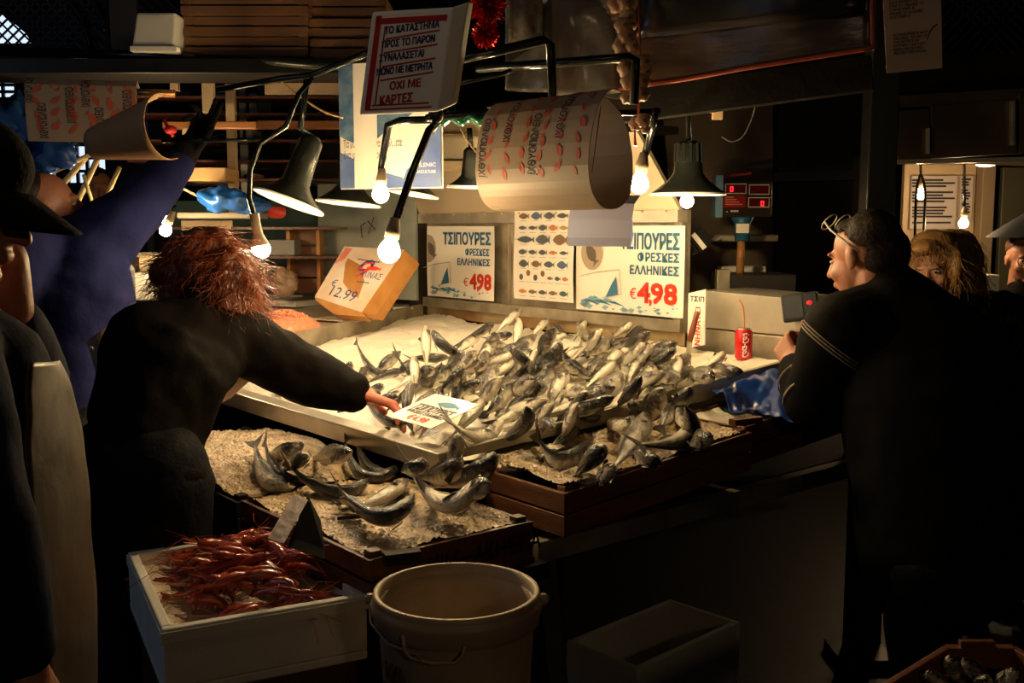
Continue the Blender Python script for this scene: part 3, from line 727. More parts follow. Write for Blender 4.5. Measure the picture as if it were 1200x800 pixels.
# ================================================================ bucket
bc = onz(535, 690, .905); bk = thing('plastic_bucket', 'big off-white plastic bucket with dents and a wire bail', 'bucket', (bc.x, bc.y, .50))
bm_ = M('cloudy_plastic', (.55, .43, .29), .42, 0, .15, 20, (.32, .24, .15), 5); r0 = .5*206/1200*bc.y*1.02
Mx = Matrix.Translation((bc.x, bc.y, .905))
def lt(prof, nm, mt=bm_, **k): m = MB(); m.lathe(prof, Mx, 48); return m.build(nm, mt, bk, smooth=True, **k)
lt([(0, -.40), (r0*.76, -.40), (r0*.78, -.39), (r0*.90, -.05), (r0*.90, -.02), (r0*.875, -.02), (r0*.875, -.05), (r0*.755, -.385), (0, -.385)], 'body')
lt([(r0*.885, -.02), (r0*.90, 0), (r0*.955, .0), (r0*.965, -.008), (r0*.965, -.014), (r0*.985, -.016), (r0*.99, -.024), (r0*.985, -.036), (r0*.96, -.045), (r0*.96, -.058), (r0*.905, -.062), (r0*.90, -.045)], 'rim')
m = MB(); an0 = radians(238); an1 = radians(278)
m.tube([Mx @ Vector((r0*1.0*cos(a_), r0*1.0*sin(a_), z_)) for a_, z_ in ((an0, -.035), (an0+.02, -.062), (an0+.10, -.074), ((an0+an1)/2, -.078), (an1-.10, -.075), (an1-.02, -.062), (an1, -.045))], .0035, 6); m.build('grip', bm_, bk, smooth=True)
m = MB(); m.tube([Mx @ Vector((r0*1.01*cos(a_), r0*1.01*sin(a_), z_)) for a_, z_ in ((radians(180), -.02), (radians(200), -.045), (radians(225), -.06), (radians(250), -.065))], .0022, 6); m.build('wire_bail', steel, bk)
for s_ in (180, 0): m = MB(); m.ell(Mx @ Vector((r0*1.0*cos(radians(s_)), 0, -.02)), .012, nu=8, nv=6); m.build('bail_ear', bm_, bk)
# faded brown writing on the bucket's left side
def bucketF(u, v, w_=0):
    a_ = radians(212)+u/(r0*.87); rr = r0*(.905+(v)*.30)+.0015+w_; return Mx @ Vector((rr*cos(a_), rr*sin(a_), -.14+v))
m = MB(); letter(m, bucketF, 'ΚΑ', 0, .0, .045, 0, bold=.002); letter(m, bucketF, 'ΡΟΜ', -.012, -.045, .045, 0, bold=.002); m.build('faded_lettering', M('faded_brown_print', (.22, .08, .04), .5), bk)
s2 = thing('upturned_crate', 'dark upturned crate under the white bucket', 'crate', (bc.x, bc.y, 0))
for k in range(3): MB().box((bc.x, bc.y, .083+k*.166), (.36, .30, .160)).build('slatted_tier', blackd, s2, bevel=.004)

# ================================================================ foam box with a bottle under the table
F0 = onz(790, 800, .02)
q1 = onz(715, 735, .26); q2 = onz(785, 701, .26); q3 = onz(868, 728, .26)
eu = (q2-q1); ev = (q3-q2); 
ev = Vector((ev.x, ev.y, 0)).normalized(); eu = Vector((-ev.y, ev.x, 0))
if eu.dot(q2-q1) < 0: eu = -eu
o3 = q3; Lu = .55; Lv = (q3-q2).length+.0
fo = o3-ev*Lv-eu*Lu; FL_ = lambda u, v, w_: Vector((fo.x, fo.y, 0))+ev*u+eu*v+Z*w_
wb = thing('foam_box', 'empty white foam box lying on the floor under the table', 'box', FL_(Lv/2, Lu/2, 0))
FLr = (lambda u, v, w_=0: FL_(u, v, w_))
def hb(u0, u1, v0, v1, w0, w1, nm): m = MB(); m.fbox(FLr, u0, u1, v0, v1, w0, w1); m.build(nm, foam, wb, bevel=.006)
hb(0, Lv, 0, Lu, 0, .03, 'base'); hb(0, Lv, 0, .025, .03, .26, 'side_wall'); hb(0, Lv, Lu-.025, Lu, .03, .26, 'side_wall'); hb(0, .025, .025, Lu-.025, .03, .26, 'end_wall'); hb(Lv-.025, Lv, .025, Lu-.025, .03, .26, 'end_wall')
bo = onz(731, 792, .03); bt = thing('water_bottle', 'clear water bottle with a blue cap standing in the foam box', 'bottle', bo)
m = MB(); m.lathe([(0, 0), (.030, 0), (.032, .01), (.032, .06), (.030, .07), (.032, .08), (.032, .13), (.028, .155), (.014, .175), (.013, .19)], Matrix.Translation(bo), 20); m.build('body', M('bottle_plastic', (.55, .62, .66), .08, trans=.7, ior=1.3), bt, smooth=True)
m = MB(); m.lathe([(0, .215), (.0155, .214), (.016, .19), (.013, .188)], Matrix.Translation(bo), 18); m.build('cap', M('blue_cap', (.03, .10, .28), .4), bt)
m = MB(); m.lathe([(.0325, .06), (.0328, .062), (.0328, .10), (.0325, .102)], Matrix.Translation(bo), 20); m.build('label_band', M('dark_label', (.04, .06, .10), .4), bt)

# ================================================================ small crate of fish, bottom right
cA = onz(1080, 765, .82); 
t = thing('wooden_crate', 'reddish wooden crate at the bottom right corner of the picture', 'crate', (cA.x+.1, cA.y-.2, .7))
pA = onz(1035, 803, .80); pB = onz(1110, 757, .80); pC = onz(1188, 757, .80); pD = onz(1240, 790, .80)
cw = M('red_crate_wood', (.16, .05, .018), .5, 0, .25, 50, (.09, .028, .01), 4)
def plank(p, q, h, nm='slat', th=.014): m = MB(); m.bar(p-Z*h/2, q-Z*h/2, th, h); m.build(nm, cw, t, bevel=.002)
e = (pA-pB); plank(pB, pB+e*2.6, .05); plank(pB-Z*.056, pB+e*2.6-Z*.056, .05); plank(pC, pC+(pD-pC)*3, .05); plank(pC-Z*.056, pC+(pD-pC)*3-Z*.056, .05)
m = MB(); U0 = (pC-pB); m.hexa([pB-Z*.04+Vector((0, -.01, 0)), pC-Z*.04+Vector((0, -.01, 0)), pC-Z*.04+Vector((0, .01, 0)), pB-Z*.04+Vector((0, .01, 0)), pB+Z*.0+Vector((0, -.01, 0)), pC+Vector((0, -.01, 0)), pC+Vector((0, .01, 0)), pB+Vector((0, .01, 0))])
m.build('end_board', cw, t); plank(pB+U0*.18+Z*.012, pB+U0*.70+Z*.012, .014, 'end_board')
m = MB(); m.hexa([pB+e*2.6-Z*.12, pC+(pD-pC)*3-Z*.12, pC-Z*.12, pB-Z*.12, pB+e*2.6-Z*.1, pC+(pD-pC)*3-Z*.1, pC-Z*.1, pB-Z*.1]); m.build('bottom_board', cw, t)
for i, (h, m_, tl, ro, lb) in enumerate((((1112, 768), (1118, 784), (1135, 805), 'U', 'silver fish sticking its head up in the bottom right crate'), ((1128, 772), (1142, 786), (1160, 800), 'U', 'thin silver fish behind the first in the bottom right crate'),
        ((1086, 790), (1100, 798), (1118, 812), 'B', 'silver fish at the left edge of the bottom right crate'), ((1190, 786), (1180, 796), (1166, 812), 'B', 'silver fish at the right edge of the bottom right crate'), ((1158, 796), (1150, 802), (1138, 815), 'K', 'dark fish in the middle of the bottom right crate'))):
    hd = onz(*h, .80); md = onz(*m_, .775); tl = onz(*tl, .75); v = (CAMP-md).normalized(); ax = (tl-hd).normalized(); pp = ax.cross(v).normalized()
    if pp.z < 0: pp = -pp
    fishmesh((hd, md*2-(hd+tl)/2, tl), {'U': pp, 'B': -v+pp*.3, 'K': v+pp*.3}[ro], .017, .013, 0, lb, 'small fish in the bottom right crate')
s3 = thing('low_stand', 'dark stand under the bottom right crate', 'stand', (cA.x+.1, cA.y-.2, 0))
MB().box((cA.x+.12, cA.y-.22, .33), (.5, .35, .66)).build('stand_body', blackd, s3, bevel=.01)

# ================================================================ cola can, knife, blue bag, steel box, scale
cb = onz(871, 421, 1.105); cn = thing('soft_drink_can', 'red soft drink can with white script and an orange straw', 'can', cb)
Cm = Matrix.Translation(cb); cr = .0325
m = MB(); m.lathe([(0, .004), (.022, .002), (.026, 0), (cr, .010), (cr, .103), (.027, .114)], Cm, 28); m.build('body', M('can_red', (.60, .01, .012), .25, .2, coat=.5), cn, smooth=True)
m = MB(); m.lathe([(.027, .114), (.0285, .118), (.026, .118), (.025, .113), (0, .113)], Cm, 28); m.build('rim', M('can_aluminium', (.7, .68, .62), .3, 1), cn, smooth=True)
va = atan2(-cb.y, -cb.x)
def canF(u, v, w_=0): a_ = va+.25-v/cr*-1; return Cm @ Vector(((cr+.0006+w_)*cos(a_), (cr+.0006+w_)*sin(a_), .012+u))
m = MB(); letter(m, canF, 'Coca-Cola', 0, -.012, .034, 0, bold=.0006, shear=.5, wid=.09, flip=True); m.build('white_script', M('can_white', (.85, .82, .78), .4), cn)
m = MB(); m.tube([cb+Vector((.002, 0, .09)), cb+Vector((.001, 0, .15)), cb+Vector((-.006, 0, .20)), cb+Vector((-.022, 0, .225))], .003, 8); m.build('straw', M('orange_straw', (.55, .16, .03), .4), cn, smooth=True)

kb = onz(806, 420, 1.10); kn = thing('knife', 'brown-handled knife standing upright in the ice before the right poster', 'knife', kb)
k1 = at(808, 400, kb.y); k2 = at(817, 366, kb.y)
m = MB(); m.hexa([kb+B*-.010, kb+B*.010, kb+B*.010+A*.002, kb-B*.010+A*.002, k1-B*.012, k1+B*.012, k1+B*.012+A*.003, k1-B*.012+A*.003]); m.build('blade', steel, kn)
m = MB(); m.tube([k1, k1.lerp(k2, .35), k1.lerp(k2, .75), k2, k2+Z*.003], [.011, .0125, .010, .012, .006], 10); m.build('handle', M('knife_handle', (.22, .06, .03), .35, 0, .1, 60), kn, smooth=True)
# narrow sign behind the knife
q0, _ = onwall(806, 380, 3.07); q1_, _ = onwall(826, 380, 3.07); F = frame(T(3.07, q0, 1.125), B, Z); W = q1_-q0
m = MB(); m.fbox(F, 0, W, 0, .215, -.006, 0); m.v = [tuple(Vector(v)+Z*(.02*(ab(Vector(v))[1]-q0)/W)) for v in m.v]; o = m.build('narrow_sign', paper_w); tag(o, 'narrow upright white sign with red letters behind the knife', 'sign')
m = MB(); letter(m, F, 'ΝΗΝΑΤΣΙ', W*.72, .012, .034, .0006, bold=.001, rot=pi/2, wid=None); m.build('red_lettering', ink_red, o)
m = MB(); letter(m, F, 'ΤΣΙΠ', W*.12, .185, .026, .0006, bold=.001, wid=W*.8); m.build('black_lettering', ink_black, o)

# blue plastic bag
bgp = [onz(824, 452, 1.06), onz(855, 478, 1.035), onz(930, 492, 1.02), onz(928, 424, 1.10)]
def bagf(u, v, s=0):
    p = bgp[0].lerp(bgp[3], u).lerp(bgp[1].lerp(bgp[2], u), v); k = noise.noise(Vector((u*3+s, v*3, 1)))*.03+noise.noise(Vector((u*8+s, v*8, 4)))*.014+.012*sin(u*7+v*11)
    return p+Z*(k+.02*sin(pi*v))
m = MB(); m.sheet(bagf, 60, 44, .0015)
tag(m.build('blue_plastic_bag', M('blue_plastic', (.008, .05, .27), .3, 0, .25, 14, (.006, .03, .17), 4, spec=.6), smooth=True), 'crumpled blue plastic bag on the right crate beside the man', 'bag')

# steel box behind the can
sb = thing('steel_scale_box', 'low brushed steel casing behind the drink can', 'casing', T(3.3, -2.2, 1.1))
u0, _ = onwall(820, 380, 3.20); u1, _ = onwall(920, 380, 3.20); u2, _ = onwall(950, 390, 3.20); ul, _ = onwall(806, 380, 3.2)
a0 = 3.20; zt_ = 1.345; zb_ = 1.195
MB().hexa([T(a0, u0, zb_), T(a0, u2, zb_), T(a0+.3, u2, zb_), T(a0+.3, u0, zb_), T(a0, u0, zt_), T(a0, u1, zt_-.01), T(a0+.3, u1, zt_-.01), T(a0+.3, u0, zt_)]).build('casing', steel, sb, bevel=.003)
MB().tbox(a0-.015, a0+.32, ul, u2+.03, 1.09, zb_-.004).build('base_strip', steel_old, sb, bevel=.003)
# weighing scale
sp = at(868, 330, 4.35); scl = thing('weighing_scale', 'market scale with red digits on a blue and amber post', 'scale', (sp.x, sp.y, 1.34))
P3 = lambda x, y, Y=4.35: at(x, y, Y)
def rectbox(x0, y0, x1, y1, Y, d, nm, mt, parent, bev=.003): a_ = P3(x0, y1, Y); b_ = P3(x1, y0, Y); m = MB(); m.box(((a_.x+b_.x)/2, Y+d/2, (a_.z+b_.z)/2), (b_.x-a_.x, d, b_.z-a_.z)); return m.build(nm, mt, parent, bevel=bev)
rectbox(848, 322, 933, 344, 4.3, .28, 'platform', M('dark_platform', (.06, .055, .05), .35, .6), scl); rectbox(840, 316, 856, 346, 4.28, .05, 'side_guard', steel_old, scl)
m = MB(); m.tube([P3(867, 322, 4.42), P3(869, 278, 4.42)], .017, 12); m.build('post', M('amber_post', (.40, .20, .06), .4, 0, .2, 40, (.25, .1, .03), 20), scl, smooth=True)
m = MB(); m.tube([P3(870, 282, 4.42), P3(870, 262, 4.42), P3(870, 254, 4.42)], [.032, .034, .05], 14); m.build('blue_collar', M('blue_paint', (.02, .10, .20), .4), scl, smooth=True)
rectbox(863, 262, 878, 273, 4.37, .01, 'sticker', paper_w, scl, 0)
hd = rectbox(846, 213, 905, 254, 4.36, .07, 'display_head', M('display_black', (.02, .012, .012), .2), scl, .004)
rectbox(838, 205, 848, 255, 4.35, .09, 'side_cheek', M('pale_blue_plastic', (.10, .20, .30), .5), scl)
rd = M('red_panel', (.16, .008, .006), .25); gl_ = M('grey_line', (.35, .33, .30), .4)
rectbox(848, 229, 874, 243, 4.352, .008, 'red_panel', rd, scl, 0)
for (x0, y0, x1, y1) in ((850, 215, 875, 227), (878, 216, 902, 228), (877, 231, 902, 243)):
    rectbox(x0, y0, x1, y1, 4.354, .006, 'window', M('display_window', (.05, .004, .004), .15), scl, 0)
    for e_ in ((x0, y0, x1, y0+1), (x0, y1-1, x1, y1), (x0, y0, x0+1, y1), (x1-1, y0, x1, y1)): rectbox(*e_, 4.350, .005, 'window_frame', gl_, scl, 0)
led = M('red_led', (.3, 0, 0), .4, emit=(1, .02, .03), es=2.2)
def digit(x, y, segs='abcdef', s=1):
    F = frame(P3(x, y, 4.349), (1, 0, 0), Z); m = MB(); W = .013*s; H = .022*s; t = .0038*s
    S = {'a': (0, W, H-t, H), 'g': (0, W, H/2-t/2, H/2+t/2), 'd': (0, W, 0, t), 'f': (0, t, H/2, H), 'b': (W-t, W, H/2, H), 'e': (0, t, 0, H/2), 'c': (W-t, W, 0, H/2)}
    for k in segs: q = S[k]; m.fbox(F, q[0], q[1], q[2], q[3], 0, .002)
    m.build('red_digit', led, scl)
digit(855.5, 224.5); digit(891.5, 241.5)
F = frame(P3(850, 249.5, 4.353), (1, 0, 0), Z); m = MB()
for k in range(4): m.fbox(frame(P3(850, 231+k*2.8, 4.350), (1, 0, 0), Z), 0, .035+.012*k, -.002, .002, 0, .001)
m.build('printed_lines', M('dull_red_print', (.42, .12, .07), .5), scl)
m = MB(); m.fbox(F, .004, .010, .003, .007, 0, .001); m.fbox(F, .022, .055, .004, .012, 0, .001); m.build('maker_print', gl_, scl)
# card terminal beside the man
tc = at(938, 362, 3.75); tm = thing('card_terminal', 'dark card terminal with a small red light left of the man', 'terminal', tc-Z*.1)
Fq = frame(at(918, 378, 3.72), Vector((.8, -.35, .15)), Vector((-.25, .3, 1)))
m = MB(); m.fbox(Fq, 0, .13, 0, .10, -.03, 0); m.build('body', M('dark_blue_plastic', (.007, .010, .015), .4), tm, bevel=.006)
m = MB(); m.fbox(Fq, .01, .075, .012, .09, 0, .003); m.build('keypad', M('grey_keys', (.02, .025, .03), .5), tm)
m = MB(); m.ell(Fq(.10, .06, .0), (.011, .009, .009), nu=10, nv=6); m.build('red_light', M('red_led_soft', (.3, 0, 0), .4, emit=(1, .03, .03), es=.8), tm)
m = MB(); m.bar(Fq(.08, .05, -.03), T(3.25, -2.1, 1.19), .03, .03); m.build('stalk', blackm, tm)
# ================================================================ lamps
bulb_m = M('lit_bulb', (1, .9, .7), .3, emit=(1, .70, .34), es=BULB)
led_m = M('lit_led_bulb', (1, .95, .85), .3, emit=(1, .82, .58), es=BULB*.75)
far_m = M('lit_far_bulb', (1, .9, .7), .3, emit=(1, .68, .36), es=BULB*.8)
socket_m = M('worn_socket', (.30, .24, .16), .5, 0, .2, 60, (.18, .12, .08), 20); socket_d = M('dark_socket', (.06, .05, .04), .45)
pipe_m = M('green_black_pipe', (.006, .010, .008), .22, 0, .1, 30, (.004, .005, .004), 6, spec=.45)
def bulbthing(px, py, Y, r, spx, spy, pipe, label, mat=bulb_m, smat=None, pr=.009, conic=False):
    c = at(px, py, Y); s = at(spx, spy, Y); d = (s-c).normalized(); t = thing('hanging_bulb', label, 'lamp', s+d*.03, 'bare bulbs over the fish')
    q = d.to_track_quat('Z', 'Y').to_matrix().to_4x4(); q.translation = c
    m = MB()
    m.lathe([(.0005, -r), (r*.4, -r*.92), (r*.75, -r*.66), (r*.96, -r*.28), (r, .0), (r*.94, r*.34), (r*.74, r*.72), (r*.52, r*1.05), (r*.44, r*1.3), (.0005, r*1.32)], q, 16); m.build('bulb', mat, t, smooth=True)
    L = (s-c).length; m = MB()
    if conic: m.lathe([(r*.98, r*.35), (r*1.0, r*.5), (r*.55, r*1.6), (r*.5, L*.95), (r*.52, L+.03), (.001, L+.032)], q, 16)
    else: m.lathe([(r*.40, r*1.15), (r*.66, r*1.2), (r*.70, L*.9), (r*.55, L+.01), (r*.42, L+.03), (.001, L+.032)], q, 16)
    m.build('socket', smat or socket_m, t, smooth=True)
    if pipe:
        m = MB(); m.tube([s+d*.01]+[at(*p_) for p_ in pipe], pr, 8); m.build('arm', pipe_m, t, smooth=True)
    return t
bulbthing(456, 295, 2.75, .030, 461, 268, [(464, 258, 2.75), (482, 205, 2.78), (503, 152, 2.82), (514, 142, 2.9)], 'brightest bare bulb in the middle, on a long slanting black arm', pr=.011)
bulbthing(446, 228, 3.35, .027, 447, 208, [(447, 196, 3.35), (450, 178, 3.3), (455, 146, 3.25), (470, 141, 3.2), (512, 140, 3.1)], 'bare bulb just right of the blue fish banner, on a short black arm', pr=.012)
bulbthing(306, 292, 3.1, .028, 300, 262, [(297, 250, 3.1), (292, 232, 3.1), (293, 200, 3.1), (305, 168, 3.1), (335, 148, 3.1), (350, 110, 3.15), (366, 92, 3.2)], 'bulb with a long conical base hanging before the orange-haired woman', led_m, None, .008, True)
bulbthing(575, 230, 3.75, .031, 575, 205, [(575, 190, 3.75), (578, 130, 3.75)], 'bare bulb under the left edge of the printed paper sheet')
bulbthing(749, 216, 3.3, .030, 753, 190, [(757, 178, 3.3), (764, 150, 3.2), (768, 130, 3.1)], 'bare bulb to the right of the printed paper sheet', pr=.012)
bulbthing(805, 236, 3.7, .024, 805, 218, None, 'bulb under the dark bell shade left of the scale', smat=socket_d)
bulbthing(187, 254, 4.6, .030, 187, 238, [(186, 228, 4.6), (190, 200, 4.6)], 'upper of two far bulbs below the raised blue arm', far_m)
bulbthing(194, 270, 4.5, .026, 200, 255, [(205, 240, 4.5)], 'lower of two far bulbs below the raised blue arm', far_m)
shade_o = M('dark_enamel', (.014, .016, .014), .25, 0, .08, 30, spec=.5); shade_i = M('white_enamel', (.80, .76, .66), .45)
def shade(px, py, Y, R_, hgt, axis, label, neck=True, pipe=None, bulb=True, ribs=False):
    c = at(px, py, Y); ax = Vector(axis).normalized(); t = thing('lamp_shade', label, 'lamp', c+ax*hgt, 'bell-shaped lamp shades')
    q = ax.to_track_quat('Z', 'Y').to_matrix().to_4x4(); q.translation = c
    pr = [(R_, 0), (R_*.97, R_*.05), (R_*.80, R_*.17), (R_*.55, R_*.36), (R_*.40, R_*.55), (R_*.35, hgt*.65), (R_*.33, hgt*.92), (R_*.2, hgt), (.001, hgt)]
    m = MB(); m.lathe(pr, q, 40); m.build('outer_shade', shade_o, t, smooth=True)
    m = MB(); m.lathe([(r*.985-.0005, z-.002 if z > 0 else z) for r, z in pr], q, 40); m.f = [f[::-1] for f in m.f]; m.build('white_inside', shade_i, t, smooth=True)
    m = MB(); m.lathe([(R_*.985, -.001), (R_*1.01, -.002), (R_*1.01, .004), (R_, .005)], q, 40); m.build('rim', shade_i, t)
    if ribs:
        m = MB()
        for k in range(12):
            a_ = 2*pi*k/12; e_ = Vector((cos(a_), sin(a_), 0))
            m.tube([q @ (e_*R_*.36+Z*hgt*.6), q @ (e_*R_*.34+Z*hgt*.95)], .006, 5)
        m.build('ribs', shade_o, t)
    if pipe: m = MB(); m.tube([q @ Vector((0, 0, hgt*.98))]+[at(*p_) for p_ in pipe], .010, 8); m.build('arm', pipe_m, t, smooth=True)
    if bulb: m = MB(); m.ell(q @ Vector((0, 0, R_*.50)), .022, nu=10, nv=8); m.build('inner_bulb', M('inner_bulb_glow', (1, .9, .7), .3, emit=(1, .74, .42), es=BULB*1.3), t, smooth=True)
    return t
shade(338, 237, 3.35, .118, .23, (.36, .17, 1), 'large tilted bell shade to the right of the orange hair', pipe=[(352, 150, 3.35), (360, 90, 3.3)])
shade(408, 239, 4.4, .138, .17, (.10, .06, 1), 'dark shade half behind the blue fish banner', pipe=[(412, 150, 4.4)])
shade(484, 228, 4.2, .105, .15, (.16, .06, 1), 'dark shade behind the long slanting black arm', pipe=[(480, 160, 4.2)])
shade(550, 220, 3.9, .085, .15, (.05, 0, 1), 'dark shade behind the left edge of the printed paper sheet', pipe=[(550, 150, 3.9)], bulb=False)
shade(806, 228, 3.72, .135, .19, (.0, .0, 1), 'dark ribbed bell shade above the bulb left of the scale', pipe=[(806, 130, 3.72), (770, 130, 3.6)], bulb=False, ribs=True)
# ================================================================ overhead pipes
def pipe(pts, r, label, mat=pipe_m, name='pipe'):
    m = MB(); m.tube([at(*p) for p in pts], r, 10); o = m.build(name, mat, smooth=True); return tag(o, label, 'pipe', 'overhead pipes')
pipe([(500, 138, 2.85), (585, 131, 3.0), (740, 132, 3.1), (772, 130, 3.15)], .010, 'thin pipe running along the top of the printed paper')
pipe([(535, 70, 2.8), (590, 58, 2.8), (638, 47, 2.8), (645, 52, 2.8), (648, 115, 2.8)], .013, 'black pipe bending down above the printed paper')
pipe([(535, 98, 2.9), (590, 86, 3.0), (600, 82, 3.0)], .007, 'thin black pipe below the red tinsel')
pipe([(560, 80, 3.2), (650, 74, 3.0), (738, 67, 2.9), (745, 70, 2.9), (743, 122, 2.9)], .013, 'black pipe bending down in front of the garlic string')
pipe([(0, 60, 4.0), (200, 66, 3.9), (410, 78, 3.8)], .018, 'long black shelf rail under the stacked crates')
pipe([(255, 105, 3.4), (330, 92, 3.3), (366, 88, 3.25), (430, 62, 3.1)], .010, 'slanting thin pipe left of the red and white sign')
pipe([(155, 108, 3.8), (205, 110, 3.8)], .014, 'short shiny copper pipe end left of the white strip', M('copper', (.55, .25, .10), .3, .8))
pipe([(190, 165, 3.4), (300, 164, 3.35)], .006, 'thin dark rod right of the black glove')
pipe([(807, 120, 3.9), (808, 60, 3.9)], .014, 'dark pipe above the ribbed shade')
pl_ = at(511, 135, 2.86); m = MB(); m.ell(pl_, .022, nu=10, nv=8); tag(m.build('pipe_joint', blackm, smooth=True), 'black pipe joint under the corner of the red and white sign', 'joint')
# ================================================================ red and white hand-written sign
SY = 2.55; c0 = at(421, 133, SY); c1_ = at(505, 129, SY-.02); c2_ = at(440, 18, SY-.05)
_ux = (c1_-c0).normalized(); c2_ = at(436, 14, SY-.05); _uy = (c2_-c0).normalized(); _n = _ux.cross(_uy).normalized(); F = lambda u, v, w=0, c0=c0, ux=_ux, uy=_uy, n=_n: c0+ux*u+uy*v+n*w; W = (at(516, 129, SY)-c0).length; H = (c2_-c0).length
sg = thing('foam_sign', 'tilted white foam sign with hand-written blue and red lines and red border', 'sign', c0)
m = MB(); m.fbox(F, 0, W, -.005, H, -.035, 0); m.build('foam_board', M('grey_white_foam', (.82, .79, .73), .6), sg, bevel=.006)
m = MB(); m.hexa([F(W, -.005, -.035), F(W+.035, .01, -.06), F(W+.035, H+.01, -.06), F(W, H, -.035), F(W-.006, -.005, .001), F(W+.030, .01, -.012), F(W+.030, H+.01, -.012), F(W-.006, H, .001)]); m.build('side_edge', foam, sg, bevel=.004)
m = MB(); rm = M('red_marker', (.45, .02, .015), .5)
for q in ((.012, .026, .008, H-.01), (.012, W*.93, H-.030, H-.016), (.035, .039, .02, H-.035), (.03, W*.86, .016, .020), (.015, W*.9, .006, .010)): m.fbox(F, *q, 0, .0006)
for k in range(4): v = H*(.77-.135*k)-.004; m.add([F(.042, v-.008, .0008), F(W*.86, v+.006, .0008), F(W*.86, v+.010, .0008), F(.042, v-.004, .0008)], [(0, 1, 2, 3)])
letter(m, F, 'ΟΧΙ ΜΕ', W*.34, H*.22, H*.11, .0008, bold=.0012, rot=.07, wid=W*.38); letter(m, F, 'ΚΑΡΤΕΣ', W*.24, H*.075, H*.12, .0008, bold=.0014, rot=.06, wid=W*.40)
m.build('red_lettering', rm, sg)
m = MB()
for k, (s_, wd) in enumerate((('ΤΟ ΚΑΤΑΣΤΗΜΑ', .66), ('ΠΡΟΣ ΤΟ ΠΑΡΟΝ', .64), ('ΣΥΝΑΛΑΣΕΤΑΙ', .54), ('ΜΟΝΟ ΜΕ ΜΕΤΡΗΤΑ', .68))): letter(m, F, s_, W*(.185-.010*k), H*(.775-.135*k), H*.095, .0008, bold=.0012, rot=.07, wid=W*wd)
m.build('blue_lettering', ink_navy, sg)
# ================================================================ blue and white banner behind the sign
BY = 3.75; c0 = at(400, 222, BY); F = frame(c0, (1, -.35, 0), Z); W = .40; H = (at(402, 76, BY)-c0).length
bn = thing('fish_banner', 'white and blue promotional banner with wavy blue shapes behind the hand-written sign', 'banner', c0)
m = MB(); m.sheet(lambda u, v: F(u*W, v*H, .006*sin(u*6)), 12, 12, -.002); m.build('banner_sheet', paper_w, bn)
m = MB(); poly(m, F, [(0, H), (0, H*.43)]+[(W*x, H*(.43-.07*sin(pi*min(1, x*2.2))+.22*max(0, x-.35))) for x in (.06, .12, .2, .28, .36, .45)]+[(W*.6, H*.52), (W, H*.75), (W, H)], .0065); m.build('blue_wave_top', M('mottled_banner_blue', (.05, .12, .26), .5, col2=(.16, .26, .36), vscale=22), bn)
m = MB(); poly(m, F, [(0, H*.30)]+[(W*x, H*(.30-.26*sin(pi*x*.5))) for x in (.1, .2, .3, .45, .6)]+[(W*.75, 0.005), (W*.5, 0.003), (W*.0, 0.003)], .0065); poly(m, F, [(W*.60, .004), (W*.99, .004), (W*.99, H*.52), (W*.93, H*.42), (W*.88, H*.46), (W*.80, H*.28), (W*.74, H*.20), (W*.66, H*.15)], .0068); m.build('blue_wave_bottom', M('banner_blue', (.08, .13, .36), .45, col2=(.16, .24, .48), vscale=6), bn)
m = MB(); letter(m, F, 'Τα μυστικά για να απολ...ετε', W*.04, H*.335, H*.085, .0066, wid=W*.58); letter(m, F, 'ένα φρέσκο ψάρι', W*.04, H*.245, H*.085, .0066, wid=W*.36); m.build('grey_lettering', ink_navy, bn)
m = MB(); letter(m, F, 'HELLENIC', W*.70, H*.17, H*.045, .0074, wid=W*.24); letter(m, F, 'AQUACULTURE', W*.70, H*.12, H*.035, .0074, wid=W*.24); m.build('white_lettering', paper_w, bn)
# ================================================================ printed fishmonger paper, curled over the pipe
def papersheet(o, ux, prof, W, name, label, th=.0018, mat=kraft, prints=True, kx=1, seed=0, rows=4, fsz=.036, vmax=None, slant=.0, edge=0, m0=.12, cat='paper'):
    """prof: polyline (y-forward, z) in the plane across ux; swept along ux with the width W"""
    ux = Vector(ux).normalized(); fy = Z.cross(ux).normalized(); P = [Vector(p) for p in prof]
    Ls = [0]
    for i in range(1, len(P)): Ls.append(Ls[-1]+(P[i]-P[i-1]).length)
    Lt = Ls[-1]
    def S(u, s_, w_=0):
        s_ = max(0, min(Lt, s_)); i = 1
        while i < len(Ls)-1 and Ls[i] < s_: i += 1
        f = (s_-Ls[i-1])/(Ls[i]-Ls[i-1]); f2 = f
        p = P[i-1].lerp(P[i], f); a_ = P[max(i-2, 0)] if f < .5 else P[i-1]; b_ = P[i] if f < .5 else P[min(i+1, len(P)-1)]
        d = (P[i]-P[i-1]).normalized(); nn = Vector((d.y, -d.x)) if True else d
        return Vector(o)+ux*(u+slant*s_)+fy*(p.x-nn.x*w_*-1)+Z*(p.y+nn.y*w_)
    m = MB(); m.sheet(lambda u, v: S(u*W, v*Lt), 10, 44, th); ob = m.build(name, mat, smooth=False); tag(ob, label, cat)
    return ob, S, Lt
# large sheet
RY = 2.80; o_ = at(588, 121, RY); ux = (B+Vector((.12, .0, 0))).normalized(); Wp = .40
arc = [(-.02, .0)]
prof = [(.02, -.006), (-.010, .0), (-.034, -.012), (-.056, -.04), (-.068, -.08), (-.075, -.13), (-.074, -.18), (-.066, -.215), (-.052, -.245), (-.03, -.268), (0, -.282), (.04, -.285), (.08, -.275), (.112, -.25), (.13, -.21), (.135, -.15), (.125, -.09), (.10, -.045), (.06, -.012), (.02, -.004)]
ob, S, Lt = papersheet(o_, ux, prof, Wp, 'printed_paper', 'large curled sheet of printed fishmonger paper hanging over the pipe', slant=-.10)
ob.data.materials.clear(); ob.data.materials.append(kraft)
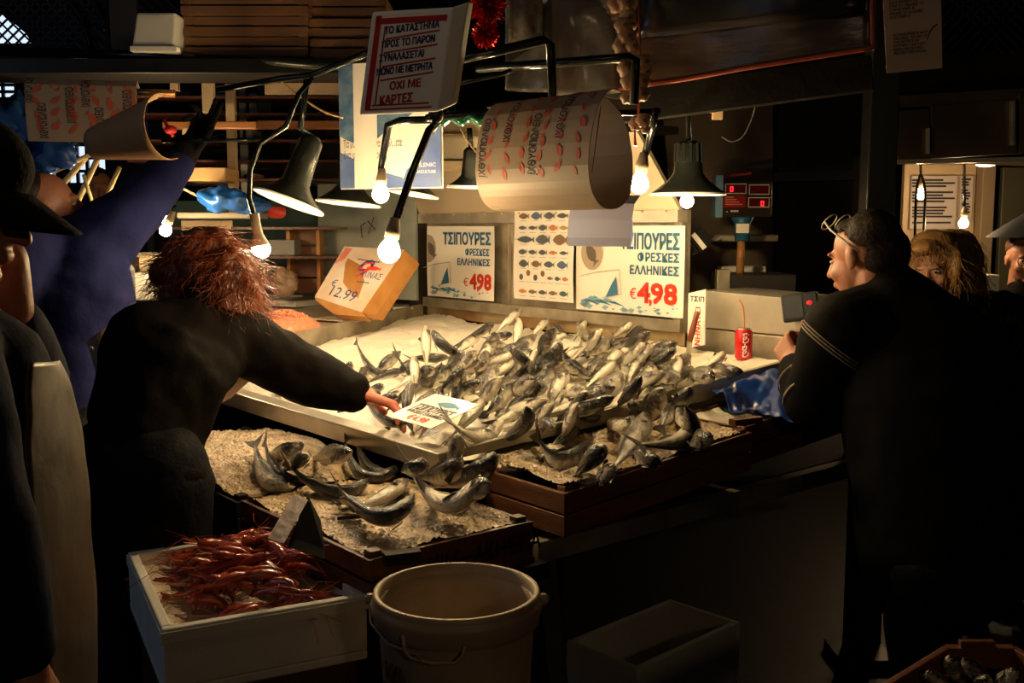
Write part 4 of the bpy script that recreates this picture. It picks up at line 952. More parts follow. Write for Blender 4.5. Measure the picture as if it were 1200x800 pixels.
# S offset outward: outward normal sign test
pc_ = S(.1, .12); out = 1 if (S(.1, .12, .01)-pc_).dot(CAMP-pc_) > 0 else -1
SF = lambda u, v, w_=0: S(u, v, out*.003)
m = MB(); mr = MB()
def prawnprint(m, F, u, v, s_, rot):
    fishpoly(m, F, u, v, s_, 0, 1.1, rot)
for c_ in range(3):
    u0 = Wp*(.02+.46*c_)
    for (du, s0) in ((.03, .255), (.115, .170)):
        if u0+du > Wp-.03: continue
        vs_, fs_ = textmesh('ΙΧΘΥΟΠΩΛΕΙΟ', .034, .0005, .15); x1 = max(v[0] for v in vs_); k = .155/x1
        m.add([SF(u0+du-y, s0-x*k) for x, y in vs_], fs_)
    m.add([SF(u0+du_, s_) for du_, s_ in ((.034, .255), (.037, .255), (.037, .100), (.034, .100))], [(0, 1, 2, 3)])
m.build('dark_lettering', ink_black, ob)
for k in range(36):
    fishpoly(mr, SF, .052+.062*(k % 6)+R.uniform(-.005, .005), .045+.038*(k//6)+.012*(k % 2), R.uniform(.026, .036), 0, R.uniform(.9, 1.7), R.uniform(-2.2, -.8))
mr.build('red_print', ink_brick, ob)
# white sheet below it, the blue of cold light put into its colour
o2 = at(672, 237, 3.0); ux2 = at(742, 237, 2.95)-o2
ob2, S2, L2 = papersheet(o2, ux2, [(.06, .02), (.0, -.005), (-.012, -.05), (-.006, -.10), (.02, -.125), (.07, -.125), (.12, -.10), (.14, -.05)], .185, 'curled_white_paper', 'curled bluish-white paper hanging under the printed sheet', mat=M('cold_lit_paper', (.52, .55, .80), .5), slant=-.1)
# left sheet
o3_ = at(30, 92, 3.3); ux3 = at(158, 95, 3.3)-o3_
ob3, S3, L3 = papersheet(o3_, ux3, [(.02, -.02), (0, 0), (-.015, -.02), (-.02, -.10), (-.015, -.195)], .352, 'printed_paper', 'flat hanging sheet of printed fishmonger paper at the far left', slant=0.03)
out3 = 1 if (S3(.1, .12, .01)-S3(.1, .12)).dot(CAMP-S3(.1, .12)) > 0 else -1
SG = lambda u, v, w_=0: S3(u, v, out3*.003)
m = MB(); mr = MB()
for du, s0 in ((.055, .20), (.015, .09), (.145, .15), (.235, .21), (.195, .10), (.325, .155)):
    vs_, fs_ = textmesh('ΙΧΘΥΟΠΩΛΕΙΟ', .036, .0005, .0); x1 = max(v[0] for v in vs_); k = .11/x1
    m.add([SG(du-y+.01, max(.03, s0)-x*k+.02) for x, y in vs_], fs_)
for k in range(22): fishpoly(mr, SG, .035+.060*(k % 6)+R.uniform(-.008, .008), .06+.042*(k//6)+R.uniform(-.01, .01), R.uniform(.036, .048), 0, R.uniform(1, 1.7), R.uniform(-2.5, -.5))
m.build('dark_lettering', ink_black, ob3); mr.build('red_print', ink_brick, ob3)
# curled brown paper beside it
o4 = at(118, 150, 3.0); 
def curl(u, v):
    p0_ = at(112, 168, 3.1); p1_ = at(196, 148, 2.95); a_ = -1.9+3.6*v; r_ = .042+.040*u; ax_ = (p1_-p0_).normalized(); e1 = ax_.cross(Z).normalized(); e2 = e1.cross(ax_)
    return p0_.lerp(p1_, u)+e1*(cos(a_)*r_)+e2*(sin(a_)*r_*1.15)
m = MB(); m.sheet(curl, 12, 24, .002); tag(m.build('curled_brown_paper', M('brown_paper', (.50, .28, .13), .55, 0, .08, 10), smooth=True), 'curled brown paper cone beside the left printed sheet', 'paper')

# ================================================================ overhead crates on the shelf, upper left
def boxcrate(x0, x1, y0, y1, Y, D, label, mat=wood):
    a_ = at(x0, y1, Y); b_ = at(x1, y0, Y); t = thing('wooden_crate', label, 'crate', ((a_.x+b_.x)/2, Y+D/2, a_.z), 'wooden crates stacked on the overhead shelf')
    W_ = b_.x-a_.x; H_ = b_.z-a_.z
    for k in range(2):
        z0 = a_.z+k*H_/2+.004; z1 = a_.z+(k+1)*H_/2-.003
        MB().box(((a_.x+b_.x)/2, Y, (z0+z1)/2), (W_, .01, z1-z0)).build('slat', mat, t, bevel=.0015)
        for xx in (a_.x+.005, b_.x-.005): MB().box((xx, Y+D/2, (z0+z1)/2), (.01, D, z1-z0)).build('slat', mat, t, bevel=.0015)
    for xx in (a_.x+.022, b_.x-.022): MB().box((xx, Y+.02, a_.z+H_/2), (.03, .03, H_+.004)).build('corner_block', mat, t)
    MB().box(((a_.x+b_.x)/2, Y+D/2, a_.z+.004), (W_-.02, D, .007)).build('bottom_board', mat, t)
wood_o = M('overhead_crate_wood', (.19, .095, .040), .6, 0, .25, 50, (.10, .045, .018), 3)
nm = [('lowest', 43, 66), ('second', 19, 42), ('third', -6, 18), ('top', -31, -7)]
for i, (n_, y0, y1) in enumerate(nm[:3]):
    boxcrate(212, 361, y0, y1, 3.9-.02*i, .35, f'{n_} wooden crate of the left overhead stack', wood_o)
    boxcrate(364, 437+8*i, y0+2, y1+2, 3.9+.02*i, .35, f'{n_} wooden crate of the right overhead stack, left of the red-bordered sign', wood_o)
sf = thing('overhead_shelf', 'dark overhead shelf board carrying the wooden crates', 'shelf', at(300, 75, 4.1))
a_ = at(150, 68, 3.85); b_ = at(450, 68, 3.85); MB().box(((a_.x+b_.x)/2-.6, 4.1, a_.z-.012), (b_.x-a_.x+1.3, .5, .02)).build('board', blackd, sf)
MB().box(((a_.x+b_.x)/2-.6, 3.84, a_.z-.03), (b_.x-a_.x+1.3, .02, .05)).build('front_edge', blackm, sf)
def sbox(x0, x1, y0, y1, Y, D, name, mat, label, cat, group=None, bev=.006, rot=0):
    a_ = at(x0, y1, Y); b_ = at(x1, y0, Y); c = Vector(((a_.x+b_.x)/2, Y+D/2, (a_.z+b_.z)/2)); m = MB(); m.box(c, (b_.x-a_.x, D, b_.z-a_.z), Matrix.Rotation(rot, 3, 'Y'))
    return tag(m.build(name, mat, bevel=bev), label, cat, group)
# foam box with lid line, left of the crates
t = thing('foam_box', 'grey-white foam box at the left end of the overhead shelf', 'box', at(180, 62, 3.95))
a_ = at(154, 57, 3.8); b_ = at(208, 16, 3.8)
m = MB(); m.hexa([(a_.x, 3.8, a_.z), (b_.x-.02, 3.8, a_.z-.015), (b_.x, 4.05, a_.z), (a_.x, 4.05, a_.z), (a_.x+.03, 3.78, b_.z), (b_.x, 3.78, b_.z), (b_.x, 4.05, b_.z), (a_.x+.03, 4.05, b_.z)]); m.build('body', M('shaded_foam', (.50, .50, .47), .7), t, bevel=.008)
m = MB(); m.box(((a_.x+b_.x)/2, 3.80, a_.z-.003), (b_.x-a_.x, .04, .02)); m.build('lid_rim', foam, t, bevel=.004)

# ================================================================ plastic tarpaulin with red edge and clear sheet
tpm = M('glossy_tarpaulin', (.13, .085, .05), .3, 0, .5, 10, (.035, .025, .02), 5, spec=.6, stretch=(.5, 1, 2.5))
def wq(p, Y): return at(p[0], p[1], Y)
def tarp(u, v):
    t_ = wq((648, -70), 3.2).lerp(wq((1022, -70), 2.75), u); b_ = wq((648, 118), 3.3).lerp(wq((1024, 56), 2.75), u)
    return t_.lerp(b_, v)+Vector((0, 1, 0))*(.02*noise.noise(Vector((u*5, v*4, 0)))+.012*sin(u*13+v*2))
m = MB(); m.sheet(tarp, 40, 20, .004); o = m.build('tarpaulin', tpm, smooth=True); tag(o, 'dark glossy tarpaulin with a red hem at the top right', 'tarpaulin')
m = MB(); m.tube([tarp(u/30, 1)+Vector((0, -.008, 0)) for u in range(31)]+[tarp(1, 1-v/10)+Vector((0, -.008, 0)) for v in range(11)], .007, 6); m.build('red_hem', M('red_hem', (.40, .07, .03), .35), o, smooth=True)
m = MB(); m.sheet(lambda u, v: tarp(.34+.64*u-.08*v*(1-u), .15+.52*v)+Vector((0, -.02, 0)), 10, 6, .002); m.build('dark_printed_area', M('tarp_print', (.018, .015, .014), .25, spec=.7), o, smooth=True)
m = MB()
for k in range(12): m.sheet(lambda u, v, k=k: tarp(.10+.17*u-.01*k*0, .34+.045*k+.018*v-.02*u)+Vector((0, -.006, 0)), 6, 1, .001)
m.build('brown_folds', M('tarp_brown', (.16, .085, .045), .4), o)
cl = M('clear_plastic_sheet', (.13, .12, .105), .2, 0, .5, 9, spec=.8, alpha=.6)
m = MB(); m.sheet(lambda u, v: at(592+140*u, -60+165*v+12*u, 3.15)+Vector((0, .03*noise.noise(Vector((u*4, v*3, 5))), 0)), 24, 24, .0015); tag(m.build('clear_plastic_sheet', cl, smooth=True), 'grey crinkled plastic sheet hanging behind the red tinsel and pipes', 'sheet')
m = MB(); m.sheet(lambda u, v: at(596+40*u, -60+110*v, 3.12)+Vector((0, .01*sin(u*9), 0)), 10, 6, .002); tag(m.build('lace_curtain', M('grey_lace', (.20, .17, .13), .7, 0, .5, 60, (.09, .075, .055), 25), smooth=True), 'grey patterned cloth strip right of the red tinsel', 'cloth')
# garlic string
gs = thing('garlic_string', 'string of pale garlic bulbs hanging before the tarpaulin', 'garlic', at(742, 120, 2.95))
gm = M('garlic_skin', (.55, .38, .20), .55, 0, .2, 40, (.42, .20, .10), 18); gd = M('garlic_root', (.20, .11, .06), .7)
for i, (x, y, r) in enumerate([(724, 4, 14), (733, 2, 12), (736, 20, 12), (730, 30, 12), (740, 28, 9), (735, 42, 12), (728, 54, 12), (741, 54, 10), (730, 67, 11), (755, 72, 10), (735, 80, 14), (757, 84, 9), (737, 95, 12), (752, 95, 12), (735, 114, 10), (752, 110, 11), (745, 145, 10), (753, 141, 10), (756, 151, 7)]):
    c = at(x, y, 2.98-.02*(i % 2)); m = MB(); r_ = r/1200*2.98*.82; n0 = len(m.v); m.ell(c, r_, nu=16, nv=9)
    m.v = [tuple(Vector(v)+(Vector(v)-c)*(.10*cos(6*atan2(v[2]-c.z, v[0]-c.x)))) for v in m.v]; g_ = m.build('garlic_bulb', gm, gs, smooth=True)
    m = MB(); m.ell(c+Vector((.2*r_, -r_*.93, -.1*r_)), (r_*.3, r_*.12, r_*.3), nu=8, nv=5); m.build('root', gd, g_)
m = MB(); m.tube([at(722, -40, 3.0), at(727, 50, 3.0), at(735, 100, 3.0)], .006, 6); m.tube([at(748, -40, 3.0), at(750, 60, 3.0), at(748, 148, 3.0)], .004, 6); m.build('red_net', M('red_net', (.30, .06, .03), .6), gs)
m = MB(); m.tube([at(744, 147, 2.94), at(744, 160, 2.94), at(744.5, 171, 2.94)], [.002, .003, .005], 6); o = m.build('red_tag', M('red_plastic', (.55, .01, .01), .3)); tag(o, 'small red plastic tag dangling under the garlic', 'tag')
# red tinsel
tn = thing('red_tinsel', 'shiny red tinsel ball hanging above the pipes', 'tinsel', at(570, 20, 2.75)); RT = random.Random(5)
for q, (cx, cy, rr) in enumerate(((571, 8, 24), (569, 40, 17))):
    m = MB(); c = at(cx, cy, 2.75); Rr = rr/1200*2.75
    for k in range(420):
        d = Vector((RT.gauss(0, 1), RT.gauss(0, 1), RT.gauss(0, 1))).normalized(); s_ = d.cross(Vector((RT.random(), RT.random(), RT.random()))).normalized()*.0016; e_ = c+d*Rr*RT.uniform(.7, 1.05); b_ = c+d*Rr*.15
        up = d.cross(s_).normalized()*.0006
        m.hexa([b_-s_, b_+s_, e_+s_, e_-s_, b_-s_+up, b_+s_+up, e_+s_+up, e_-s_+up])
    m.build('tuft', M('tinsel_red', (.55, .01, .01), .18, .7), tn)
# white paper notice with English lines
NY = 3.05; c0 = at(1039, 86, NY); F = frame(c0, at(1102, 80, NY)-c0, at(1056, -30, NY)-c0); W = (at(1104, 80, NY)-c0).length; H = (at(1056, -40, NY)-c0).length
m = MB(); m.sheet(lambda u, v: F(u*W, v*H, .012*sin(v*2.5)*u), 8, 12, -.001); nt_ = m.build('paper_notice', M('notice_paper', (.85, .68, .55), .6)); tag(nt_, 'white paper notice with bold English lines at the top right', 'notice')
m = MB(); NF = lambda u, v, w_=0: F(u, v, .012*sin(v/H*2.5)*u/W+.0015)
for k, s_ in enumerate(('«CONSUMER IS NOT', 'OBLIGED TO PAY IF', 'THE NOTICE OF', 'PAYMENT HAS NOT', 'BEEN RECEIVED', '(RECEIPT-INVOICE)»')): letter(m, NF, s_, W*.14, H*(.335-.034*k), H*.036, 0, bold=.0003, shear=.1, wid=W*(.62, .60, .46, .58, .52, .58)[k])
for k, s_ in enumerate(('CUSTOMER IS', 'AWARE TO ACQUIRE', 'CONSUMER IS', 'STRICTLY OBLIGED TO', 'ISSUE RECEIPT TO', 'EACH CUSTOMER FOR')): letter(m, NF, s_, W*.10, H*(.50+.034*k), H*.036, 0, bold=.0003, shear=.1, wid=W*(.36, .58, .44, .60, .50, .56)[k])
m.add([NF(*q) for q in ((W*.74, H*.27), (W*.80, H*.34), (W*.86, H*.38), (W*.93, H*.40), (W*.92, H*.415), (W*.84, H*.39), (W*.78, H*.35), (W*.73, H*.275))], [tuple(range(8))])
m.build('black_lettering', ink_black, nt_)
# black upright post and dark beam
po = thing('iron_post', 'black iron post rising behind the man at the right', 'post', at(1030, 300, 3.6))
a_ = at(1014, 300, 3.6); b_ = at(1048, 300, 3.6); MB().box(((a_.x+b_.x)/2, 3.65, 1.6), (b_.x-a_.x, .09, 3.2)).build('shaft', blackm, po, bevel=.006)
MB().box(((a_.x+b_.x)/2, 3.65, .02), (.2, .2, .04)).build('foot_plate', blackm, po)
m = MB(); m.bar(at(640, 138, 3.5), at(1022, 86, 3.1), .06, .10); tag(m.build('beam', blackd), 'dark beam below the red hem', 'beam')
# switch with wire, hanging cable
o = thing('wall_switch', 'small cream switch hanging on a cable at the upper right', 'switch', at(840, 126, 3.6)); rectbox(835, 114, 848, 140, 3.6, .02, 'switch_body', M('cream_plastic', (.55, .38, .22), .5), o); rectbox(832, 124, 836, 132, 3.6, .02, 'rocker', M('cream_plastic', (.55, .38, .22), .5), o)
def cable(pts, r, label, mat=None, sm=8):
    P = [at(*p) for p in pts]; Q = []
    for i in range(len(P)-1):
        p0, p1, p2, p3 = P[max(i-1, 0)], P[i], P[i+1], P[min(i+2, len(P)-1)]
        for k in range(sm): t = k/sm; Q.append(.5*((2*p1)+(p2-p0)*t+(2*p0-5*p1+4*p2-p3)*t*t+(3*p1-p0-3*p2+p3)*t**3))
    Q.append(P[-1]); m = MB(); m.tube(Q, r, 6); return tag(m.build('cable', mat or blackm, smooth=True), label, 'cable', 'loose cables')
cable([(888, 100, 3.7), (884, 130, 3.7), (872, 158, 3.7), (858, 166, 3.7), (846, 160, 3.7)], .003, 'thin grey cable looping right of the cream switch', M('grey_cable', (.10, .09, .08), .5))
cable([(325, 92, 3.4), (350, 112, 3.4), (378, 130, 3.4), (402, 138, 3.4)], .004, 'tan cable crossing behind the slanting pipe', M('tan_cable', (.40, .25, .12), .5))
cable([(540, 150, 3.0), (548, 165, 3.0), (562, 182, 3.0), (575, 188, 3.0)], .003, 'thin pale cable left of the printed paper', M('tan_cable', (.40, .25, .12), .5))
m = MB(); m.sheet(lambda u, v: at(512+70*u, 132+13*v+3*sin(u*20)+0*u, 2.95-.03*sin(v*3)), 24, 5, .002); tag(m.build('green_plastic_film', M('green_film', (.01, .16, .07), .2, .1, .3, 40, spec=.9), smooth=True), 'green plastic film wrapped on the pipe right of the sign', 'film')
# ================================================================ neighbouring display, left of the tray
nd = thing('side_display', 'wet whitish side display left of the steel tray', 'table', T(2.3, -5.6, 0))
def zl(a): return 1.07+(a-1.5)/1.64*.105
MB().hexa([T(1.56, -7.6, .9), T(1.56, bl(1.56)-.035, .9), T(3.3, bl(3.3)-.035, 1.0), T(3.3, -7.6, 1.0), T(1.56, -7.6, zl(1.5)), T(1.56, bl(1.56)-.035, zl(1.5)), T(3.3, bl(3.3)-.035, zl(3.3)), T(3.3, -7.6, zl(3.3))]).build('wet_top', M('wet_white_board', (.50, .44, .34), .3, 0, .2, 20, (.35, .28, .20), 5), nd)
MB().tbox(1.6, 3.2, -7.5, -4.7, 0, .9).build('base', blackd, nd)
def onl(x, y):
    p = onz(x, y, 1.15)
    for _ in range(6): a, b = ab(p); p = onz(x, y, zl(a))
    return p
RS = random.Random(11); c = onl(333, 388); m = MB(); cm = []
for k in range(900):
    r_ = sqrt(RS.random()); t_ = RS.uniform(0, 2*pi); x = c+Vector((r_*cos(t_)*.17, r_*sin(t_)*.22, .012+.085*(1-r_*r_)*RS.uniform(.85, 1))); a_ = RS.uniform(0, 2*pi); d = Vector((cos(a_), sin(a_), RS.uniform(-.4, .5)))*.011
    m.tube([x-d, x+Z*.005, x+d], [.003, .0045, .002], 5)
tag(m.build('shrimp_heap', M('pink_shrimp', (.75, .24, .12), .35, 0, .1, 80, (.80, .36, .22), 60, spec=.7), smooth=True), 'heap of small pink shrimps left of the steel tray', 'shrimps', kind='stuff')
m = MB(); m.ell(c+Z*.008, (.17, .22, .075), nu=24, nv=12); tag(m.build('shrimp_mound', MATS['pink_shrimp'], smooth=True), 'pink mass under the loose shrimps', 'shrimps', kind='stuff')
def flat(x, y, w_, d_, h, name, mat, label, cat, yaw=0, rimmed=False):
    p = onl(x, y); m = MB(); q = Matrix.Rotation(yaw, 3, 'Z')
    if rimmed:
        t = thing(name, label, cat, p)
        MB().box(p+Z*.006, (w_, d_, .01), q).build('base', mat, t)
        for sx in (-1, 1): MB().box(p+q @ Vector((sx*w_/2, 0, h/2)), (.015, d_, h), q).build('side_wall', mat, t, bevel=.003)
        for sy in (-1, 1): MB().box(p+q @ Vector((0, sy*d_/2, h/2)), (w_+.015, .015, h), q).build('side_wall', mat, t, bevel=.003)
        return t
    m.box(p+Z*h/2, (w_, d_, h), q); return tag(m.build(name, mat, bevel=.003), label, cat)
flat(350, 357, .26, .30, .035, 'foam_tray', foam, 'upturned white foam tray left of the leaning wooden box', 'tray', -.6)
flat(318, 352, .22, .28, .03, 'foam_tray', foam, 'low foam tray half behind the orange hair', 'tray', -.6, True)
flat(405, 374, .30, .22, .006, 'stained_paper', M('stained_paper', (.70, .60, .48), .5, col2=(.60, .25, .12), vscale=5, lo=.55, hi=.7), 'stained white paper in front of the leaning wooden box', 'paper', -.6)
flat(472, 362, .10, .06, .012, 'foam_scrap', foam, 'scrap of white foam behind the leaning wooden box', 'scrap', .3)
# leaning wooden box with hand-painted paper face
Yb = 5.05; q0 = at(369, 348, Yb-.05); q1 = at(424, 366, Yb-.25); q3 = at(404, 289, Yb+.05); q2_ = at(474, 293, Yb-.12)
bx2 = thing('leaning_sign_box', 'leaning wooden box with a hand-painted paper face and orange sides', 'sign', q0)
nrm = (q1-q0).cross(q3-q0).normalized()
if nrm.dot(CAMP-q0) < 0: nrm = -nrm
th_ = .055; ow = M('orange_wood', (.50, .24, .06), .5, 0, .25, 30, (.36, .15, .035), 6); dep = B*.075*0+Vector((.075, .03, 0))
m = MB(); m.add([q0-nrm*th_, q1-nrm*th_, q2_-nrm*th_, q3-nrm*th_, q0, q1, q2_, q3], [(0, 1, 2, 3), (7, 6, 5, 4), (0, 4, 5, 1), (1, 5, 6, 2), (2, 6, 7, 3), (3, 7, 4, 0)]); m.build('back_box', ow, bx2)
e_ = (q2_-q1); s1 = at(441, 369, Yb-.2)-q1; m = MB(); m.add([q1-nrm*.06, q1+s1-nrm*.06, q2_+s1*.9-nrm*.06-e_*.08, q2_-nrm*.06, q1+nrm*.002, q1+s1, q2_+s1*.9-e_*.08, q2_+nrm*.002], [(0, 1, 2, 3), (7, 6, 5, 4), (0, 4, 5, 1), (1, 5, 6, 2), (2, 6, 7, 3), (3, 7, 4, 0)]); m.build('side_plank', ow, bx2, bevel=.003)
s2_ = at(428, 371, Yb-.28); s0_ = at(370, 352, Yb-.06); mid_ = at(392, 368, Yb-.15); m = MB(); m.add([q0, q1, s2_, mid_, s0_, q0-nrm*.05, q1-nrm*.05, s2_-nrm*.05, mid_-nrm*.05, s0_-nrm*.05], [(0, 1, 2, 3, 4), (9, 8, 7, 6, 5), (0, 5, 6, 1), (1, 6, 7, 2), (2, 7, 8, 3), (3, 8, 9, 4), (4, 9, 5, 0)]); m.build('bottom_plank', ow, bx2)
F = lambda u, v, w_=0: q0.lerp(q1, u).lerp(q3.lerp(q2_, u), v)+nrm*(.003+w_)
m = MB(); m.sheet(lambda u, v: F(u, v), 4, 4, .002)
m.build('paper_face', M('painted_paper', (.68, .60, .50), .5, col2=(.60, .45, .32), vscale=8), bx2)
FW = lambda u, v, w_=0: F(u, v, .0012)
m = MB(); letter(m, FW, '9', .36, .42, .55, 0, shear=.3); letter(m, FW, '€', .16, .26, .16, 0); letter(m, FW, 'ΛΙΝΑΣ', .60, .50, .13, 0, wid=.34); letter(m, FW, '12.99', .24, .10, .24, 0, wid=.50)
m.add([FW(*q) for q in ((.35, .78), (.75, .76), (.75, .775), (.35, .795))], [(0, 1, 2, 3)]); m.add([FW(*q) for q in ((.48, .40), (.80, .42), (.80, .435), (.48, .415))], [(0, 1, 2, 3)]); m.build('blue_scrawl', ink_navy, bx2)
m = MB(); letter(m, FW, '9', .385, .43, .50, .0, shear=.3); fishpoly(m, FW, .72, .66, .26, 0, .8)
for k in range(4): m.add([FW(.02+.03*k, .66+.03*k), FW(.05+.03*k, .97), FW(.065+.03*k, .97), FW(.035+.03*k, .66+.03*k)], [(0, 1, 2, 3)])
m.build('red_scrawl', ink_red, bx2)
# galvanised panel behind it
p_ = [at(372, 214, 5.9), at(486, 214, 5.45), at(488, 352, 5.45), at(374, 345, 5.9)]
m = MB(); k_ = Vector((.01, .02, 0)); m.hexa([p_[3], p_[2], p_[2]+k_, p_[3]+k_, p_[0], p_[1], p_[1]+k_, p_[0]+k_]); gp = m.build('galvanised_panel', galv); tag(gp, 'dull galvanised metal panel behind the leaning wooden box', 'panel')
m = MB(); letter(m, frame(at(423, 280, 5.62), (.93, -.36, 0), Z), 'ΓΧ', 0, 0, .09, .004, shear=.4, rot=.5); m.build('black_scrawl', ink_black, gp)
# stall uprights and back wall pieces
def upright(x, y0, y1, Y, w_, mat, label, name='upright'): return sbox(x-w_/2, x+w_/2, y0, y1, Y, .04, name, mat, label, 'post', None, .003)
cream = M('cream_board', (.55, .42, .26), .6, col2=(.42, .30, .18), vscale=4); plk = M('varnished_plank', (.40, .18, .06), .35, 0, .15, 30, (.30, .12, .04), 5)
sbox(200, 372, 235, 345, 6.6, .03, 'teal_board', M('teal_board', (.10, .19, .16), .6, col2=(.05, .11, .09), vscale=3), 'dull teal board at the back of the left stall', 'board')
sbox(395, 505, 86, 230, 6.3, .05, 'back_board', M('brown_board', (.12, .08, .05), .6), 'dark board behind the fish banner', 'board')
sbox(310, 405, 89, 111, 5.4, .3, 'cream_shelf', cream, 'cream shelf box under the overhead crates', 'shelf')
sbox(300, 402, 141, 151, 5.3, .05, 'plank', plk, 'varnished plank crossing behind the large bell shade', 'plank')
sbox(190, 300, 142, 151, 5.0, .05, 'plank', plk, 'varnished plank right of the black glove', 'plank')
upright(203, 72, 106, 4.9, 8, cream, 'short cream upright above the copper pipe'); upright(243, 94, 132, 4.8, 12, cream, 'short cream board hanging above the black glove')
upright(271, 98, 250, 5.2, 6, cream, 'thin cream upright right of the glove'); upright(310, 90, 145, 5.5, 14, blackm, 'black upright below the overhead shelf'); upright(285, 95, 240, 5.6, 4, M('grey_bar', (.2, .19, .17), .5), 'thin grey upright beside the cream one')
upright(218, 150, 175, 4.9, 8, cream, 'small cream block below the plank')
upright(370, 150, 215, 5.5, 60, blackd, 'black cupboard side behind the large bell shade', 'cupboard_side')
sbox(213, 264, 196, 212, 4.9, .25, 'cardboard_box', M('cardboard', (.50, .33, .15), .7), 'long low cardboard box below the black glove', 'box')
sbox(207, 300, 249, 256, 4.9, .25, 'plank', M('grey_plank', (.22, .20, .15), .6), 'grey shelf plank under the blue bags', 'plank')
sbox(212, 272, 258, 270, 5.4, .02, 'pale_board', cream, 'pale board below the grey shelf plank', 'board')
for i in range(9):
    m = MB(); m.bar(at(200+4*i, 214+2*i, 4.85), at(238+3*i, 232+1.5*i, 4.95), .02, .006); tag(m.build('paper_strip', M('strip_paper', (.62, .52, .38), .5)), f'{ORD[i]} pale strip from the left in the fan of strips below the glove', 'strip', 'fan of pale strips')
def crumple(x, y, Y, rx, ry, mat, label, seed, name='plastic_bag'):
    c = at(x, y, Y); m = MB(); m.ell(c, (rx/1200*Y, rx/1200*Y*.7, ry/1200*Y), nu=40, nv=24)
    m.v = [tuple(Vector(v)+(Vector(v)-c)*(.45*noise.noise((Vector(v)-c)*22+Vector((seed, 0, 0)))+.25*abs(noise.noise((Vector(v)-c)*55+Vector((seed, 3, 0)))))) for v in m.v]
    return tag(m.build(name, mat, smooth=True), label, 'bag')
bb = M('blue_bag_film', (.012, .09, .40), .3, 0, .4, 20, (.02, .14, .48), 8, spec=.8)
crumple(262, 233, 4.8, 26, 14, bb, 'crumpled blue bag in the middle of the left shelf', 1); crumple(292, 240, 4.85, 20, 9, bb, 'smaller blue bag at the right end of the left shelf', 5)
crumple(324, 248, 5.2, 10, 7, M('red_bag_film', (.60, .06, .04), .3, 0, .4, 20), 'small red bag right of the blue bags', 8)
bs = M('blue_shade_film', (.015, .05, .22), .3, 0, .4, 10, (.02, .09, .32), 4)
crumple(20, 170, 4.3, 45, 46, bs, 'large dark blue bag hanging at the far left edge', 12); crumple(62, 182, 4.2, 22, 18, bs, 'blue bag below the left printed sheet', 15)
crumple(333, 330, 5.6, 16, 14, M('brown_bag_film', (.34, .22, .15), .4, 0, .3, 20), 'crumpled brownish bag on the side display', 21)
crumple(168, 308, 5.0, 20, 9, M('pale_bag_film', (.50, .40, .26), .5, 0, .3, 20), 'pale folded bag on the foam box at the left', 25)
# wooden box standing on end
t = thing('wooden_crate', 'reddish wooden crate standing on end left of the galvanised panel', 'crate', at(356, 340, 5.6))
rw = M('reddish_crate', (.26, .10, .04), .5, 0, .2, 40, (.16, .055, .02), 4)
a_ = at(341, 345, 5.7); b_ = at(374, 269, 5.7)
for k in range(4): z0 = a_.z+(b_.z-a_.z)*k/4+.004; z1 = a_.z+(b_.z-a_.z)*(k+1)/4-.004; MB().box(((a_.x+b_.x)/2, 5.78, (z0+z1)/2), (b_.x-a_.x, .015, z1-z0)).build('slat', rw, t, bevel=.002)
for xx in (a_.x, b_.x): MB().box((xx, 5.72, (a_.z+b_.z)/2), (.02, .13, b_.z-a_.z)).build('side_board', ow, t, bevel=.002)
sbox(130, 188, 322, 352, 4.7, .3, 'foam_box', foam, 'white foam box right of the blue-sleeved man', 'box'); sbox(160, 184, 296, 306, 5.1, .12, 'foam_block', foam, 'small pale block on the folded bag', 'block'); sbox(131, 150, 302, 320, 4.8, .15, 'dark_box', blackd, 'small dark box behind the blue-sleeved man', 'box')
m = MB(); q = at(150, 360, 4.4); m.lathe([(.0, 0), (.035, 0), (.035, .16), (.02, .19), (.02, .22)], Matrix.Translation(q), 14); tag(m.build('clear_bottle', M('clear_bottle', (.6, .66, .66), .1, trans=.7), smooth=True), 'clear plastic bottle between the blue man and the dark jacket', 'bottle')
sbox(503, 562, 158, 187, 4.35, .2, 'foam_box', M('dusty_foam', (.50, .43, .30), .7), 'dusty foam box on top of the hood right of the banner', 'box', None, .015)
sbox(490, 592, 142, 156, 4.5, .3, 'cream_shelf', cream, 'cream board above the dusty foam box', 'shelf')
sbox(500, 560, 188, 196, 4.3, .3, 'plank', cream, 'pale plank under the dusty foam box', 'plank')
# stacked trays glimpsed on the left shelves
RC = random.Random(21)
kinds = [('tray', cream, 'cream'), ('box', M('dark_red_box', (.12, .02, .02), .5), 'dark red'), ('box', M('grey_box', (.25, .25, .22), .6), 'grey'), ('box', blackd, 'black'), ('tray', foam, 'white foam'), ('box', M('green_box', (.10, .14, .09), .5), 'dull green')]
cl_ = [(212, 112, 26, 12, 1), (252, 117, 22, 8, 2), (222, 124, 30, 6, 5), (262, 132, 24, 7, 0), (297, 120, 10, 28, 2), (328, 118, 20, 7, 2), (345, 124, 26, 6, 4), (335, 133, 30, 5, 0), (384, 120, 22, 14, 5), (384, 133, 24, 6, 0), (230, 160, 14, 12, 3), (250, 158, 12, 10, 1), (290, 170, 12, 16, 2), (245, 183, 40, 10, 3), (292, 205, 14, 8, 0), (330, 285, 30, 18, 2), (225, 285, 26, 26, 2), (250, 262, 20, 4, 4), (180, 130, 16, 5, 5), (187, 120, 14, 4, 0), (390, 160, 18, 30, 5)]
rk = thing('storage_rack', 'dark open rack with thin shelves at the back of the left stall', 'rack', Vector((at(280, 300, 5.7).x, 5.75, 0)))
RKB = [118, 137, 167, 190, 211, 266, 299]
